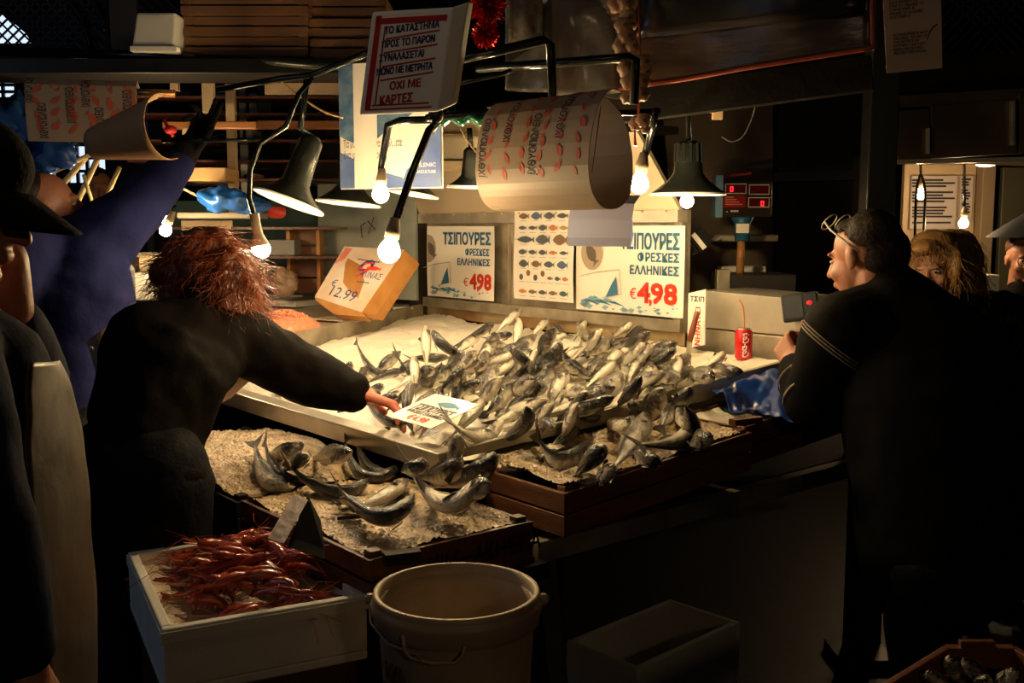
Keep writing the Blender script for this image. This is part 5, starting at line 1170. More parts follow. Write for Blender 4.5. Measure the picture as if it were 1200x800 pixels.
for yb in RKB: a_ = at(165, yb, 5.6); b_ = at(402, yb, 5.6); MB().box(((a_.x+b_.x)/2, 5.75, a_.z-.006), (b_.x-a_.x, .7, .012)).build('shelf', wood_d, rk)
for xx in (166, 401): a_ = at(xx, 100, 5.95); MB().box((a_.x, 6.0, a_.z/2), (.03, .03, a_.z)).build('rack_post', blackm, rk)
for i, (x, y, w_, h_, k) in enumerate(cl_):
    yb = min(RKB, key=lambda q: abs(q-(y+h_/2))); y = yb-h_/2
    nm_, mt, cn_ = kinds[k]; Y = 5.6
    sbox(x-w_/2, x+w_/2, y-h_/2, y+h_/2, Y, .2, 'storage_'+nm_, mt, f'{cn_} {nm_}, {ORD[i]} from the top among the clutter of the left stall shelves', nm_, 'clutter on the left stall shelves', .004)
m = MB(); m.ell(at(200, 152, 4.6), (.03, .03, .02), nu=8, nv=6); m.tube([at(192, 140, 4.6), at(199, 152, 4.6), at(203, 160, 4.6)], .008, 6); tag(m.build('red_cloth_knot', M('red_cloth', (.5, .02, .02), .5), smooth=True), 'small red knot beside the curled brown paper', 'knot')
# leaning sticks
stick = M('pale_stick', (.40, .32, .16), .5, 0, .1, 30)
for i, p in enumerate(((68, 222, 100, 185, .014), (88, 242, 118, 178, .013), (120, 240, 140, 196, .010), (55, 205, 112, 178, .010), (98, 205, 112, 250, .008))):
    m = MB(); m.tube([at(p[0], p[1], 4.4), at(p[2], p[3], 4.5)], p[4], 8); tag(m.build('leaning_stick', stick, smooth=True), f'pale leaning stick, {ORD[i]} of five behind the cap brim', 'stick', 'leaning sticks at the left')
# ---- daylight openings far behind at the left and iron lattice
day = M('daylight_glass', (.5, .6, .8), .4, emit=(.66, .80, 1.0), es=1.15)
def win(n, x0, y0, x1, y1, Y, st=None):
    a_ = at(x0, y1, Y); b_ = at(x1, y0, Y); m = MB()
    if n == 1: PP = [at(x, y, Y) for x, y in ((-60, 50), (36, 50), (28, 38), (14, 26), (0, 16), (-60, -10))]; m.add(PP+[q+Vector((0, .03, 0)) for q in PP], [(0, 1, 2, 3, 4, 5), (11, 10, 9, 8, 7, 6)]+[(k, 6+k, 6+(k+1) % 6, (k+1) % 6) for k in range(6)])
    else: m.box(((a_.x+b_.x)/2, Y, (a_.z+b_.z)/2), (b_.x-a_.x, .03, b_.z-a_.z))
    o = m.build(f'window_{n}', day); o['kind'] = 'structure'
    if n == 1: return
    m = MB(); W_ = b_.x-a_.x; H_ = b_.z-a_.z
    for k in range(5): m.box((a_.x+W_*k/4, Y-.03, (a_.z+b_.z)/2), (.03, .03, H_))
    for k in range(4): m.box(((a_.x+b_.x)/2, Y-.03, a_.z+H_*k/3), (W_, .03, .03))
    m.build('window_bars', blackm, o, kind='stuff')
win(1, -60, -60, 36, 50, 11); win(2, -40, 92, 20, 116, 10.5); win(3, 82, 170, 126, 216, 10.2); win(4, 84, 236, 112, 246, 10.0); win(5, 70, 156, 84, 172, 10.1)
m = MB()
for k in range(-3, 16):
    for sg in (-1, 1):
        a_ = at(-30+13*k, -30, 6.2); b_ = at(-30+13*k+sg*95, 65, 6.2); m.bar(a_, b_, .010, .010, Vector((0, 1, 0)))
o = m.build('iron_lattice', M('lattice_iron', (.03, .032, .05), .4, .4)); tag(o, 'diamond iron lattice in the top left corner', 'lattice', kind='stuff')
for q, rr in ((0, 1.0), (1, .86)):
    m = MB(); m.tube([at(-40+170*rr*cos(t*pi/24), 64-130*rr*sin(t*pi/24), 6.15) for t in range(0, 13)], .018, 8); tag(m.build('lattice_arch', blackm, smooth=True), ('outer' if q == 0 else 'inner')+' curved iron arch of the top left lattice', 'arch')
sbox(-60, 155, 62, 92, 5.8, .1, 'dark_beam', blackd, 'dark beam under the top left lattice', 'beam'); upright(145, -30, 110, 5.9, 26, M('dark_pillar', (.03, .028, .03), .6), 'dark pillar left of the grey foam box', 'pillar')
# ---- right-hand background
grey_w = M('grey_brown_wall', (.17, .13, .09), .55, 0, .1, 10, (.11, .085, .06), 3)
m = MB(); p_ = [at(800, 400, 4.75), at(906, 400, 4.95), at(906, 118, 4.95), at(776, 118, 4.75)]; k_ = Vector((0, .03, 0)); m.hexa([p_[0], p_[1], p_[1]+k_, p_[0]+k_, p_[3], p_[2], p_[2]+k_, p_[3]+k_]); tag(m.build('grey_panel', grey_w), 'dim grey-brown panel behind the scale', 'panel')
sbox(838, 912, 275, 283, 4.6, .15, 'metal_shelf', steel_old, 'small metal shelf behind the scale post', 'shelf'); sbox(845, 898, 312, 323, 4.7, .1, 'foam_tray', foam, 'foam tray standing behind the scale', 'tray')
m = MB(); m.bar(at(814, 272, 4.3), at(828, 289, 4.3), .075, .015, Vector((-.5, -1, 1))); tag(m.build('dark_tablet', M('tablet_black', (.02, .02, .02), .2), bevel=.003), 'small dark tablet leaning right of the right poster', 'tablet'); m = MB(); m.bar(at(812, 274, 4.28), at(826, 291, 4.28), .006, .02); tag(m.build('white_edge_strip', paper_w), 'white strip along the leaning dark tablet', 'strip')
m = MB(); m.bar(at(828, 209, 4.5), at(880, 203, 4.5), .02, .012); tag(m.build('red_bar', M('dull_red', (.25, .02, .02), .4)), 'dull red bar above the scale display', 'bar')
m = MB(); m.bar(at(812, 298, 4.45), at(842, 276, 4.5), .004, .012); tag(m.build('metal_shelf_brace', steel_old), 'thin slanting brace of the shelf left of the scale', 'brace')
sbox(906, 1014, 60, 420, 6.0, .05, 'dark_shutter', M('dark_shutter', (.018, .015, .012), .35, 0, .1, 20), 'dark shutter between the scale and the black post', 'shutter')
sbox(1008, 1022, 180, 258, 5.9, .05, 'grey_jamb', M('grey_jamb', (.12, .10, .07), .6), 'narrow grey strip behind the black post', 'jamb')
m = MB(); m.bar(at(906, 208, 5.9), at(1012, 204, 5.9), .02, .05); tag(m.build('lintel', M('grey_jamb', (.12, .10, .07), .6)), 'dim lintel across the dark shutter', 'lintel')
# cabinets
cab = M('bronze_steel', (.14, .10, .055), .35, .6, .1, 12, (.08, .055, .03), 4)
cb_ = thing('steel_cabinet', 'row of dark bronze steel cabinet doors at the upper right', 'cabinet', at(1130, 190, 5.2))
def cbox(x0, x1, y0, y1, Y, nm, mt, lean=0):
    p = [at(x0, y1, Y), at(x1, y1-lean, Y), at(x1, y0-lean*1.4, Y), at(x0, y0, Y)]; k = Vector((0, .03, 0)); m = MB(); m.hexa([p[0], p[1], p[1]+k, p[0]+k, p[3], p[2], p[2]+k, p[3]+k]); return m.build(nm, mt, cb_, bevel=.002)
cbox(1052, 1089, 130, 188, 5.2, 'door', cab, 2); cbox(1091, 1192, 124, 186, 5.2, 'door', cab, 6); cbox(1194, 1240, 110, 180, 5.2, 'door', cab, 4); cbox(1050, 1240, 112, 126, 5.22, 'top_rail', cab, 8); cbox(1087, 1090, 150, 180, 5.17, 'handle', steel, 0); cbox(1186, 1190, 118, 170, 5.17, 'hinge', steel_old, 0)
cbox(1050, 1240, 187, 192, 5.1, 'bottom_lip', steel, 3)
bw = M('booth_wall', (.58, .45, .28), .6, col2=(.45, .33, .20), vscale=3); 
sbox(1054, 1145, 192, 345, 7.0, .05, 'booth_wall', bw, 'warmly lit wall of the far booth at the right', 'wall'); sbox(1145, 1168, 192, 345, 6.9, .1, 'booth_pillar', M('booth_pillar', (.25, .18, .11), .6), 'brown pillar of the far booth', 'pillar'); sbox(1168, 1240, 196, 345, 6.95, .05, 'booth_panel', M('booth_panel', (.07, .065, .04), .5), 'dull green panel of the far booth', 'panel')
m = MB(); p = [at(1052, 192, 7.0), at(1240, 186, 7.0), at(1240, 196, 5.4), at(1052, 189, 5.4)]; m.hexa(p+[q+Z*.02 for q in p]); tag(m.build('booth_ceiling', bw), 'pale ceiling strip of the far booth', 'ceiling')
def notice(x0, x1, y0, y1, label, n):
    o = sbox(x0, x1, y0, y1, 6.96, .04, 'paper_notice', M('grey_notice', (.50, .44, .40), .6), label, 'notice', None, 0); m = MB(); RN = random.Random(n)
    for k in range(n):
        yy = y0+(y1-y0)*(.08+.86*k/n)
        if k % 5 == 3: continue
        a_ = at(x0+3, yy, 6.955); b_ = at(x1-3-RN.uniform(0, (x1-x0)*.25), yy, 6.955); m.bar(a_, b_, .004, .012)
    m.build('text_lines', ink_black, o)
notice(1066, 1122, 206, 268, 'white notice with lines of text behind the blond hair', 15); notice(1124, 1141, 206, 258, 'narrow notice right of the wider white one', 14)
bulbthing(1079, 228, 6.3, .030, 1079, 212, [(1079, 204, 6.3), (1079, 188, 6.3)], 'far bulb in front of the white notice at the right', far_m); bulbthing(1129, 262, 6.2, .028, 1130, 248, [(1130, 238, 6.2), (1130, 187, 6.2)], 'far bulb above the blond hair at the right', far_m)
cable([(1072, 280, 6.2), (1074, 225, 6.2), (1079, 203, 6.2)], .008, 'left half of the cable loop by the far notice'); cable([(1079, 203, 6.2), (1084, 225, 6.2), (1082, 285, 6.2)], .008, 'right half of the cable loop by the far notice')
m = MB(); m.ell(at(1155, 193, 5.6), (.05, .05, .012), nu=14, nv=6); tag(m.build('downlight', M('downlight_glow', (1, .8, .5), .4, emit=(1, .75, .42), es=6)), 'small downlight in the far booth ceiling', 'lamp')
m = MB()
for k in range(12):
    for sg in (-1, 1): m.bar(at(1095+12*k, -20, 5.6), at(1095+12*k+sg*80, 62, 5.6), .008, .008, Vector((0, 1, 0)))
tag(m.build('iron_lattice', M('lattice_iron', (.03, .032, .05), .4, .4)), 'diamond iron lattice in the top right corner', 'lattice', kind='stuff')
sbox(1050, 1260, 60, 108, 5.7, .1, 'dark_beam', blackd, 'dark beam above the bronze cabinets', 'beam')
for i, (x, y) in enumerate(((938, 92), (988, 108), (1004, 104))): m = MB(); m.box(at(x, y, 6.5), (.08, .02, .035)); tag(m.build('shelf_tag', cream), f'{ORD[i]} pale tag from the left under the beam near the black post', 'tag')
sbox(1148, 1172, 322, 345, 5.8, .2, 'foam_box', foam, 'pale foam box behind the blond woman', 'box')
# ================================================================ people
skin_m = M('skin', (.48, .22, .13), .45, 0, .15, 60, (.42, .17, .10), 12, sss=.12); skin_pale = M('pale_skin', (.55, .30, .19), .45, 0, .15, 60, (.50, .24, .15), 12, sss=.12); skin_red = M('cold_red_skin', (.62, .17, .11), .4, 0, .2, 70, (.52, .15, .10), 20, sss=.12)
eyew = M('eye_white', (.6, .55, .5), .2); iris = M('iris_dark', (.04, .025, .02), .1)
def hframe(c, yaw, pitch=0, rollv=0): return Matrix.Translation(Vector(c)) @ Matrix.Rotation(yaw-pi/2, 4, 'Z') @ Matrix.Rotation(pitch, 4, 'X') @ Matrix.Rotation(rollv, 4, 'Y')
def headblobs(mb, H, s=1):
    r3 = H.to_3x3()
    def e(p, r): mb.ell(H @ (Vector(p)*s), tuple(x*s for x in r), r3, 18, 12)
    e((0, -.015, .030), (.076, .096, .088)); e((0, .028, -.03), (.062, .066, .086)); e((0, .035, -.075), (.047, .050, .040)); e((0, .074, -.097), (.021, .018, .016))
    mb.cap(H @ (Vector((0, .090, .010))*s), H @ (Vector((0, .112, -.030))*s), .009*s, .0135*s, 10)
    e((0, .082, .024), (.050, .014, .010)); e((0, .090, -.068), (.024, .011, .007)); e((0, .093, -.058), (.022, .010, .006))
    for sx in (-1, 1): e((sx*.036, .064, -.034), (.024, .022, .024)); e((sx*.079, -.008, -.004), (.007, .019, .031)); e((sx*.082, -.014, .012), (.006, .012, .014)); e((sx*.013, .100, -.033), (.009, .010, .008))
    mb.cap(H @ (Vector((0, -.022, -.06))*s), H @ (Vector((0, -.035, -.17))*s), .056*s, .060*s, 16)
def eyes(parent, H, s=1):
    for sx in (-1, 1):
        m = MB(); m.ell(H @ (Vector((sx*.032, .081, .003))*s), (.012*s, .0105*s, .006*s), H.to_3x3(), 12, 8); m.cur = 1; m.ell(H @ (Vector((sx*.032, .0902, .003))*s), (.0065*s, .003*s, .0052*s), H.to_3x3(), 8, 6); m.build('eye', [eyew, iris], parent, smooth=True)
def handblobs(mb, wr, d, n, side, curl=.4, s=1, thumb=.8, spread=.12, curls=None):
    """wr wrist, d towards the fingers, n out of the palm, side +1/-1: thumb side = side * d x n"""
    d = Vector(d).normalized(); n = (Vector(n)-d*d.dot(Vector(n))).normalized(); l = d.cross(n)*side; wr = Vector(wr)
    for k, o_ in enumerate((.026, .009, -.009, -.026)): mb.cap(wr+l*o_*.7*s+d*.01*s, wr+l*o_*s+d*(.088-.004*k)*s, .014*s, .0115*s, 10)
    mb.cap(wr-d*.03*s, wr+d*.02*s, .026*s, .024*s, 12)
    for k, (o_, L) in enumerate(((.027, .070), (.009, .078), (-.009, .072), (-.027, .056))):
        p = wr+l*o_*s+d*(.088-.004*k)*s; an = .15; dd = (d+l*spread*(1.5-k)*.6).normalized(); cu = (curls[k] if curls else curl)
        for j, fr_ in enumerate((.45, .32, .23)):
            an += cu*(1, 1.2, .8)[j]; q = p+(dd*cos(an)+n*sin(an))*L*fr_*s; mb.cap(p, q, (.0092-.0008*j)*s, (.0086-.0009*j)*s, 8); p = q
    p = wr+l*.024*s+d*.022*s; t1 = (d*.55+l*thumb+n*.35).normalized(); q = p+t1*.045*s; mb.cap(p, q, .014*s, .0105*s, 8); t2 = (d*.85+l*.25+n*.35).normalized(); mb.cap(q, q+t2*.032*s, .0105*s, .0085*s, 8)
def hair(parent, blobs, mat, nstr, lenr, r=.0012, seed=1, fr=.35, nz=.012, label=None, down=.6, region=None):
    m = MB()
    for c, rad in blobs: m.ell(c, rad, nu=20, nv=14)
    me = fuse(m, .009, 4, nz, 14, seed); RH = random.Random(seed); vs = me.vertices; s_ = MB(); N = len(vs)
    for k in range(nstr):
        v = vs[RH.randrange(N)]; p = v.co.copy(); n_ = v.normal.copy(); L = RH.uniform(*lenr); pts = [p-n_*.006]; d = (n_*fr+Vector((RH.gauss(0, .4), RH.gauss(0, .4), -down))).normalized()
        for j in range(5):
            d = (d+Vector((RH.gauss(0, .25), RH.gauss(0, .25), RH.gauss(-.12*down, .2)))).normalized(); p = p+d*L/5; pts.append(p.copy())
        s_.tube(pts, [r, r, r*.9, r*.7, r*.5, r*.3], 3, False)
    n0 = len(me.vertices); b = MB(); b.v = [tuple(v.co) for v in vs]; b.f = [tuple(q.vertices) for q in me.polygons]; b.add(s_.v, s_.f)
    return b.build('hair', mat, parent, smooth=True, label=label)
def limb(mb, pts, rs, n=16):
    for i in range(len(pts)-1): mb.cap(pts[i], pts[i+1], rs[i], rs[i+1], n)
def legs(mb, pel, ux, fwd, r=.085, k=1.0, ground=0):
    pel = Vector(pel); ux = Vector(ux).normalized(); fwd = Vector(fwd).normalized()
    for sx in (-1, 1):
        h = pel+ux*.09*sx-Z*.05; kn = Vector((h.x, h.y, ground+.50))+fwd*.03; an = Vector((h.x, h.y, ground+.09))-fwd*.02
        limb(mb, [h, kn, an], [r*1.15*k, r*.72*k, r*.50*k]); mb.cap(an-Z*.035, an+fwd*.16-Z*.05, .048, .038, 10)
def shoes(parent, pel, ux, fwd, mat, ground=0):
    pel = Vector(pel); ux = Vector(ux).normalized(); fwd = Vector(fwd).normalized()
    for sx in (-1, 1):
        h = pel+ux*.09*sx; an = Vector((h.x, h.y, ground+.06))-fwd*.04; m = MB(); m.cap(an, an+fwd*.18-Z*.01, .055, .046, 12); m.v = [(v[0], v[1], max(v[2], ground+.002)) for v in m.v]; m.build('shoe', mat, parent, smooth=True)
cloth_black = M('black_jacket', (.0065, .0045, .004), .8, 0, .7, 14, (.004, .003, .003), 6, spec=.08); cloth_navy = M('navy_sweater', (.017, .020, .082), .85, 0, .7, 14, (.011, .013, .055), 5, spec=.1); denim = M('dark_denim', (.006, .006, .009), .8, 0, .4, 60); shoe_m = M('black_shoe', (.01, .01, .01), .4)
def person(label, loc): return thing('person', label, 'person', loc)

# ---- woman with orange hair reaching over the tray
pel = at(160, 545, 2.62); pl0 = Vector((pel.x, pel.y, 0)); W1 = person('woman with frizzy orange hair in a dark jacket reaching for the fish', pl0)
chest = at(196, 438, 2.74); nb = at(238, 378, 2.88); hc = at(244, 330, 2.96); shR = at(276, 398, 2.92); shL = at(168, 398, 2.72)
elR = at(352, 436, 3.06); wrR = onz(411, 457, 1.115); haR = onz(438, 468, 1.085); fwd = Vector((.35, .94, 0)); ux = Vector((.94, -.35, 0))
Hm = hframe(hc, atan2(.85, .55), -.35)
b = MB(); headblobs(b, Hm); limb(b, [pel, chest, nb], [.09, .10, .06]); limb(b, [nb, shR, elR, wrR], [.055, .05, .042, .032]); elL = at(140, 480, 2.62); wrL = at(180, 480, 2.80); limb(b, [nb, shL, elL, wrL], [.05, .045, .04, .03])
legs(b, pel, ux, fwd, .06); dh = (haR-wrR).normalized(); handblobs(b, wrR+dh*.03, (haR+Vector((.05, .0, -.01))-wrR), Vector((-.1, -.15, -.95)), 1, .38, 1.2, spread=.3)
skin('body', b, skin_red, W1, .0055, 2)
b = MB(); limb(b, [pel-Z*.02, pel.lerp(chest, .5), chest, nb], [.145, .15, .168, .10], 24); limb(b, [chest+ux*.03, shR.lerp(nb, .3)], [.14, .10]); limb(b, [nb, shR, shR.lerp(elR, .5), elR, elR.lerp(wrR, .6), wrR], [.08, .105, .096, .088, .078, .062]); limb(b, [nb, shL, elL, wrL], [.08, .10, .085, .062]); b.cap(pel+ux*.06-Z*.06, pel-ux*.06-Z*.06, .15, .15); b.cap(nb+Z*.02, nb+Z*.05, .075, .07)
skin('jacket', b, cloth_black, W1, .011, 4, .016, 8, 3)
b = MB(); legs(b, pel, ux, fwd, .098, 1.1); b.cap(pel+ux*.07, pel-ux*.07, .13, .13); skin('jeans', b, denim, W1, .012, 4, .006, 9, 5); shoes(W1, pel, ux, fwd, shoe_m)
oh = M('orange_hair', (.23, .052, .014), .42, 0, .8, 45, (.085, .018, .007), 16, stretch=(1, 1, .35))
r_ = 1/1200*2.96
hair(W1, [(hc+Vector((.0, -.01, .03)), (.108, .11, .10)), (at(215, 318, 2.97), (.085, .10, .07)), (at(270, 320, 2.95), (.088, .10, .085)), (at(262, 358, 2.93), (.10, .10, .085)), (at(285, 345, 2.96), (.06, .08, .08)), (at(240, 295, 2.97), (.10, .10, .07)), (at(256, 372, 2.90), (.085, .08, .07)), (at(212, 345, 2.95), (.06, .08, .06))], oh, 2600, (.03, .10), .0011, 4, .55, .020)
m = MB(); pp = [at(262, 470, 2.83), at(282, 434, 2.9), at(298, 440, 2.92), at(268, 470, 2.86)]
def pf(u, v): return at(258, 472, 2.88).lerp(at(278, 430, 2.95), u).lerp(at(270, 466, 3.0).lerp(at(303, 437, 3.05), u), v)+Vector((0, -.03*sin(pi*u), 0))
m.sheet(pf, 10, 6, .002); tag(m.build('folded_paper', M('peach_paper', (.55, .34, .22), .5)), 'peach folded paper in the crook of the dark jacket arm', 'paper')

# ---- man in navy with a raised arm and black glove
pel = at(70, 500, 3.2); M1 = person('man in a navy sweater with his arm raised high in a black glove', Vector((pel.x, pel.y, 0)))
chest = at(82, 360, 3.28); nb = at(62, 285, 3.34); hc = at(57, 244, 3.36); shR = at(104, 296, 3.36); elR = at(160, 243, 3.42); wrR = at(210, 192, 3.50); hdR = at(226, 172, 3.52); shL = at(22, 300, 3.15); elL = at(5, 400, 3.1); wrL = at(60, 440, 3.4)
Hm = hframe(hc, atan2(.35, .95), .15)
b = MB(); headblobs(b, Hm); limb(b, [pel, chest, nb], [.10, .11, .06]); limb(b, [nb, shR, elR, wrR], [.06, .06, .048, .032]); limb(b, [nb, shL, elL, wrL], [.06, .055, .045, .03]); legs(b, pel, (.8, -.6, 0), (.6, .8, 0), .06); handblobs(b, wrL, (.6, .7, 0), (0, 0, -1), 1, .4)
skin('body', b, skin_m, M1, .007, 3); eyes(M1, Hm)
b = MB(); limb(b, [pel, pel.lerp(chest, .5), chest, nb], [.155, .16, .175, .085], 24); limb(b, [nb, shR, shR.lerp(elR, .5), elR, wrR], [.09, .125, .112, .098, .062]); limb(b, [chest+Vector((.05, 0, .02)), shR], [.15, .12]); limb(b, [nb, shL, elL, wrL], [.08, .10, .08, .06]); skin('sweater', b, cloth_navy, M1, .012, 5, .012, 6, 9)
gd_ = at(238, 146, 3.52)-at(213, 190, 3.5); b = MB(); handblobs(b, at(220, 178, 3.5), gd_, (-.5, -1, 0), 1, .05, 1.25, .45, .12, (.04, .06, .5, .9)); b.cap(at(206, 200, 3.5), at(221, 172, 3.51), .052, .044); skin('glove', b, M('black_glove', (.004, .004, .004), .85, 0, .5, 80), M1, .007, 2)
b = MB(); legs(b, pel, (.8, -.6, 0), (.6, .8, 0), .1, 1.1); b.cap(pel+Vector((.05, 0, 0)), pel-Vector((.05, 0, 0)), .14, .14); skin('trousers', b, denim, M1, .013, 4); shoes(M1, pel, (.8, -.6, 0), (.6, .8, 0), shoe_m)
hair(M1, [(Hm @ Vector((0, -.04, .055)), (.074, .082, .075)), (Hm @ Vector((0, -.06, -.01)), (.07, .06, .07))], M('dark_hair', (.02, .013, .010), .5, 0, .5, 60), 250, (.01, .02), .001, 2, .6, .003)
m = MB(); m.sheet(lambda u, v: at(102, 400, 3.05).lerp(at(140, 374, 3.1), u).lerp(at(118, 452, 3.02).lerp(at(137, 420, 3.06), u), v)+Vector((0, -.02*sin(pi*u), 0)), 8, 8, .003); ap_ = m.build('apron_bib', M('tan_apron', (.22, .15, .09), .6, 0, .1, 20), M1, label='tan apron corner with a metal stud')
m = MB(); m.ell(at(107, 408, 3.0), (.007, .004, .007), nu=8, nv=6); m.build('stud', steel, ap_)

# ---- man with the cap, nearest at the left edge
pel = at(-10, 690, 1.60); M2 = person('man in a black cap and long rubber apron at the left edge', Vector((pel.x, pel.y, 0)))
hc = at(-54, 236, 1.58); Hm = hframe(hc, atan2(.10, 1), -.26); nb = at(-72, 352, 1.56); chest = at(-48, 460, 1.56)
shF = at(-45, 425, 1.78); elF = at(30, 442, 1.85); wrF = at(12, 362, 1.72); haF = at(8, 325, 1.70)
shN = at(-70, 440, 1.38); elN = at(-26, 585, 1.33); wrN = at(30, 775, 1.40)
b = MB(); headblobs(b, Hm); limb(b, [pel, chest, nb], [.13, .13, .07]); limb(b, [nb, shF, elF, wrF], [.06, .06, .045, .034]); limb(b, [nb, shN, elN, wrN], [.06, .055, .048, .033]); legs(b, Vector((pel.x-.05, pel.y, pel.z)), (0, 1, 0), (1, 0, 0))
handblobs(b, wrF, haF-wrF+Vector((-.02, 0, 0)), (-1, -.2, .1), 1, .45, .85, .4); handblobs(b, wrN, (.35, .1, -.9), (-.8, 0, -.2), -1, .35, 1.05); b.cap(wrF, haF+Z*.03, .038, .036)
skin('body', b, skin_m, M2, .006, 3); eyes(M2, Hm)
cn_ = M('dark_navy_coat', (.011, .016, .055), .85, 0, .4, 22, (.009, .012, .032), 5)
b = MB(); limb(b, [pel-Z*.1, pel.lerp(chest, .5), chest, nb-Z*.01], [.135, .135, .145, .075], 24); limb(b, [nb-Z*.03, shF, elF, wrF.lerp(elF, .25)], [.07, .085, .072, .055]); limb(b, [nb-Z*.04, shN, elN, wrN.lerp(elN, .1)], [.07, .085, .070, .050]); skin('coat', b, cn_, M2, .010, 5, .008, 7, 13)
def apron(u, v):
    top = at(30, 424, 1.46).lerp(at(66, 424, 1.66), u); bot = at(62, 840, 1.42).lerp(at(112, 840, 1.72), u); mid = at(30, 600, 1.44).lerp(at(99, 560, 1.70), u)
    p = top*(1-v)**2+(mid*2-(top+bot)/2)*2*v*(1-v)+bot*v*v; return p+Vector((.012*sin(pi*u), 0, 0))+Vector((.004*noise.noise(Vector((u*3, v*7, 0))), 0, 0))
m = MB(); m.sheet(apron, 14, 40, .006); m.build('rubber_apron', M('rubber_apron', (.065, .046, .028), .38, 0, .25, 16, (.045, .032, .022), 6), M2, smooth=True)
b = MB(); legs(b, Vector((pel.x-.05, pel.y, pel.z)), (0, 1, 0), (1, 0, 0), .1, 1.1); skin('trousers', b, denim, M2, .013, 4); shoes(M2, Vector((pel.x-.05, pel.y, pel.z)), (0, 1, 0), (1, 0, 0), shoe_m)
capm = M('black_cap', (.003, .003, .0035), .9, 0, .4, 120)
b = MB(); b.ell(Hm @ Vector((0, -.012, .065)), (.092, .116, .080), Hm.to_3x3(), 24, 16); b.ell(Hm @ Vector((0, -.015, .03)), (.088, .112, .050), Hm.to_3x3(), 24, 12); cp = skin('cap', b, capm, M2, .007, 3)
def brim(u, v):
    x = (u-.5)*2; r = .085+.075*v*(1-.25*x*x); a_ = x*1.05
    return Hm @ Vector((sin(a_)*.086*(1+.05*v), .012+cos(a_)*.092+v*.088*(1-.35*x*x), .040-.052*v*(1)+.012*v-.012*x*x))
m = MB(); m.sheet(brim, 20, 8, .004); m.build('brim', capm, cp, smooth=True)
hair(M2, [(Hm @ Vector((0, -.055, .0)), (.076, .055, .055))], M('dark_hair', (.02, .013, .010), .5, 0, .5, 60), 200, (.01, .02), .001, 6, .6, .003)

# ---- man at the right leaning on the table
pel = at(1098, 640, 2.80); M3 = person('man in a dark jacket with glasses pushed up leaning at the table', Vector((pel.x, pel.y, 0)))
hc = at(1012, 302, 3.02); Hm = hframe(hc, atan2(.82, -.66), -.20, 0); nb = at(1050, 358, 2.96); chest = at(1082, 470, 2.90); shN = at(987, 385, 2.94); shF = at(1140, 425, 2.86)
elN = at(952, 470, 2.98); wrN = at(929, 428, 3.14); haN = at(916, 402, 3.20); shB = at(1010, 370, 3.12); elB = at(985, 450, 3.35); wrB = at(945, 402, 3.34); haB = at(922, 400, 3.28)
b = MB(); headblobs(b, Hm, 1.04); limb(b, [pel, chest, nb], [.17, .18, .08]); limb(b, [nb, shN, elN, wrN], [.07, .06, .048, .032]); limb(b, [nb, shB, elB, wrB], [.07, .06, .048, .032]); legs(b, pel, (.6, .8, 0), (-.8, .6, 0)); 
handblobs(b, wrN, haN-wrN, (.6, .75, .1), -1, .62, 1.05); handblobs(b, wrB, haB-wrB, (-.1, -1, 0), 1, .5, 1.05)
skin('body', b, skin_m, M3, .0062, 3); eyes(M3, Hm)
jk = M('dark_sport_jacket', (.006, .005, .0045), .8, 0, .5, 14, (.004, .0035, .003), 5, spec=.08)
b = MB(); limb(b, [pel-Z*.05, pel.lerp(chest, .5), chest, nb-Z*.03], [.21, .22, .235, .10], 26); limb(b, [nb, shN, shN.lerp(elN, .5), elN, wrN.lerp(elN, .15)], [.09, .115, .098, .085, .055]); limb(b, [nb, shF, at(1165, 510, 2.85), at(1150, 590, 2.8)], [.12, .125, .12, .10]); limb(b, [nb, shB, elB, wrB.lerp(elB, .15)], [.08, .10, .085, .055]); b.cap(nb-Z*.02, nb+Vector((-.01, 0, .045)), .098, .085); b.cap(chest, shF, .20, .13)
jo = skin('jacket', b, jk, M3, .011, 5, .010, 6, 17)
b = MB(); legs(b, pel, (.6, .8, 0), (-.8, .6, 0), .1, 1.15); b.cap(pel+Z*.0, pel-Z*.05, .19, .18); skin('trousers', b, denim, M3, .014, 4); shoes(M3, pel, (.6, .8, 0), (-.8, .6, 0), shoe_m)
pipm = M('reflective_piping', (.30, .24, .18), .4)
def ring(c, ax, r, w_, mt, par, nm='stripe', a0=0, a1=2*pi):
    q = Vector(ax).normalized().to_track_quat('Z', 'Y').to_matrix(); m = MB(); m.tube([Vector(c)+q @ Vector((r*cos(a0+(a1-a0)*k/28), r*sin(a0+(a1-a0)*k/28), 0)) for k in range(29)], w_, 6); return m.build(nm, mt, par)
ax_ = elN-shN
for f in (.20, .24, .28): ring(shN.lerp(elN, f), ax_+Vector((-.05, 0, .05)), .1135, .0022, pipm, jo)
ring(shN.lerp(elN, .92), elN-wrN+Vector((0, 0, -.05)), .093, .004, pipm, jo); ring(elN.lerp(wrN, .55), wrN-elN, .072, .0025, pipm, jo)
hairm = M('greying_hair', (.016, .011, .008), .6, 0, .5, 70, (.045, .034, .024), 30, spec=.2)
hair(M3, [(Hm @ Vector((0, -.040, .062)), (.080, .090, .076)), (Hm @ Vector((0, -.070, .0)), (.076, .060, .078)), (Hm @ Vector((0, .005, .088)), (.064, .055, .034))], hairm, 500, (.006, .016), .001, 8, .3, .004)
gl = thing('glasses', 'pale-framed glasses pushed up on the hair of the leaning man', 'glasses', Hm @ Vector((0, .08, .13)))
gm_ = M('pale_frame', (.55, .50, .45), .3, .2); Mn = MB()
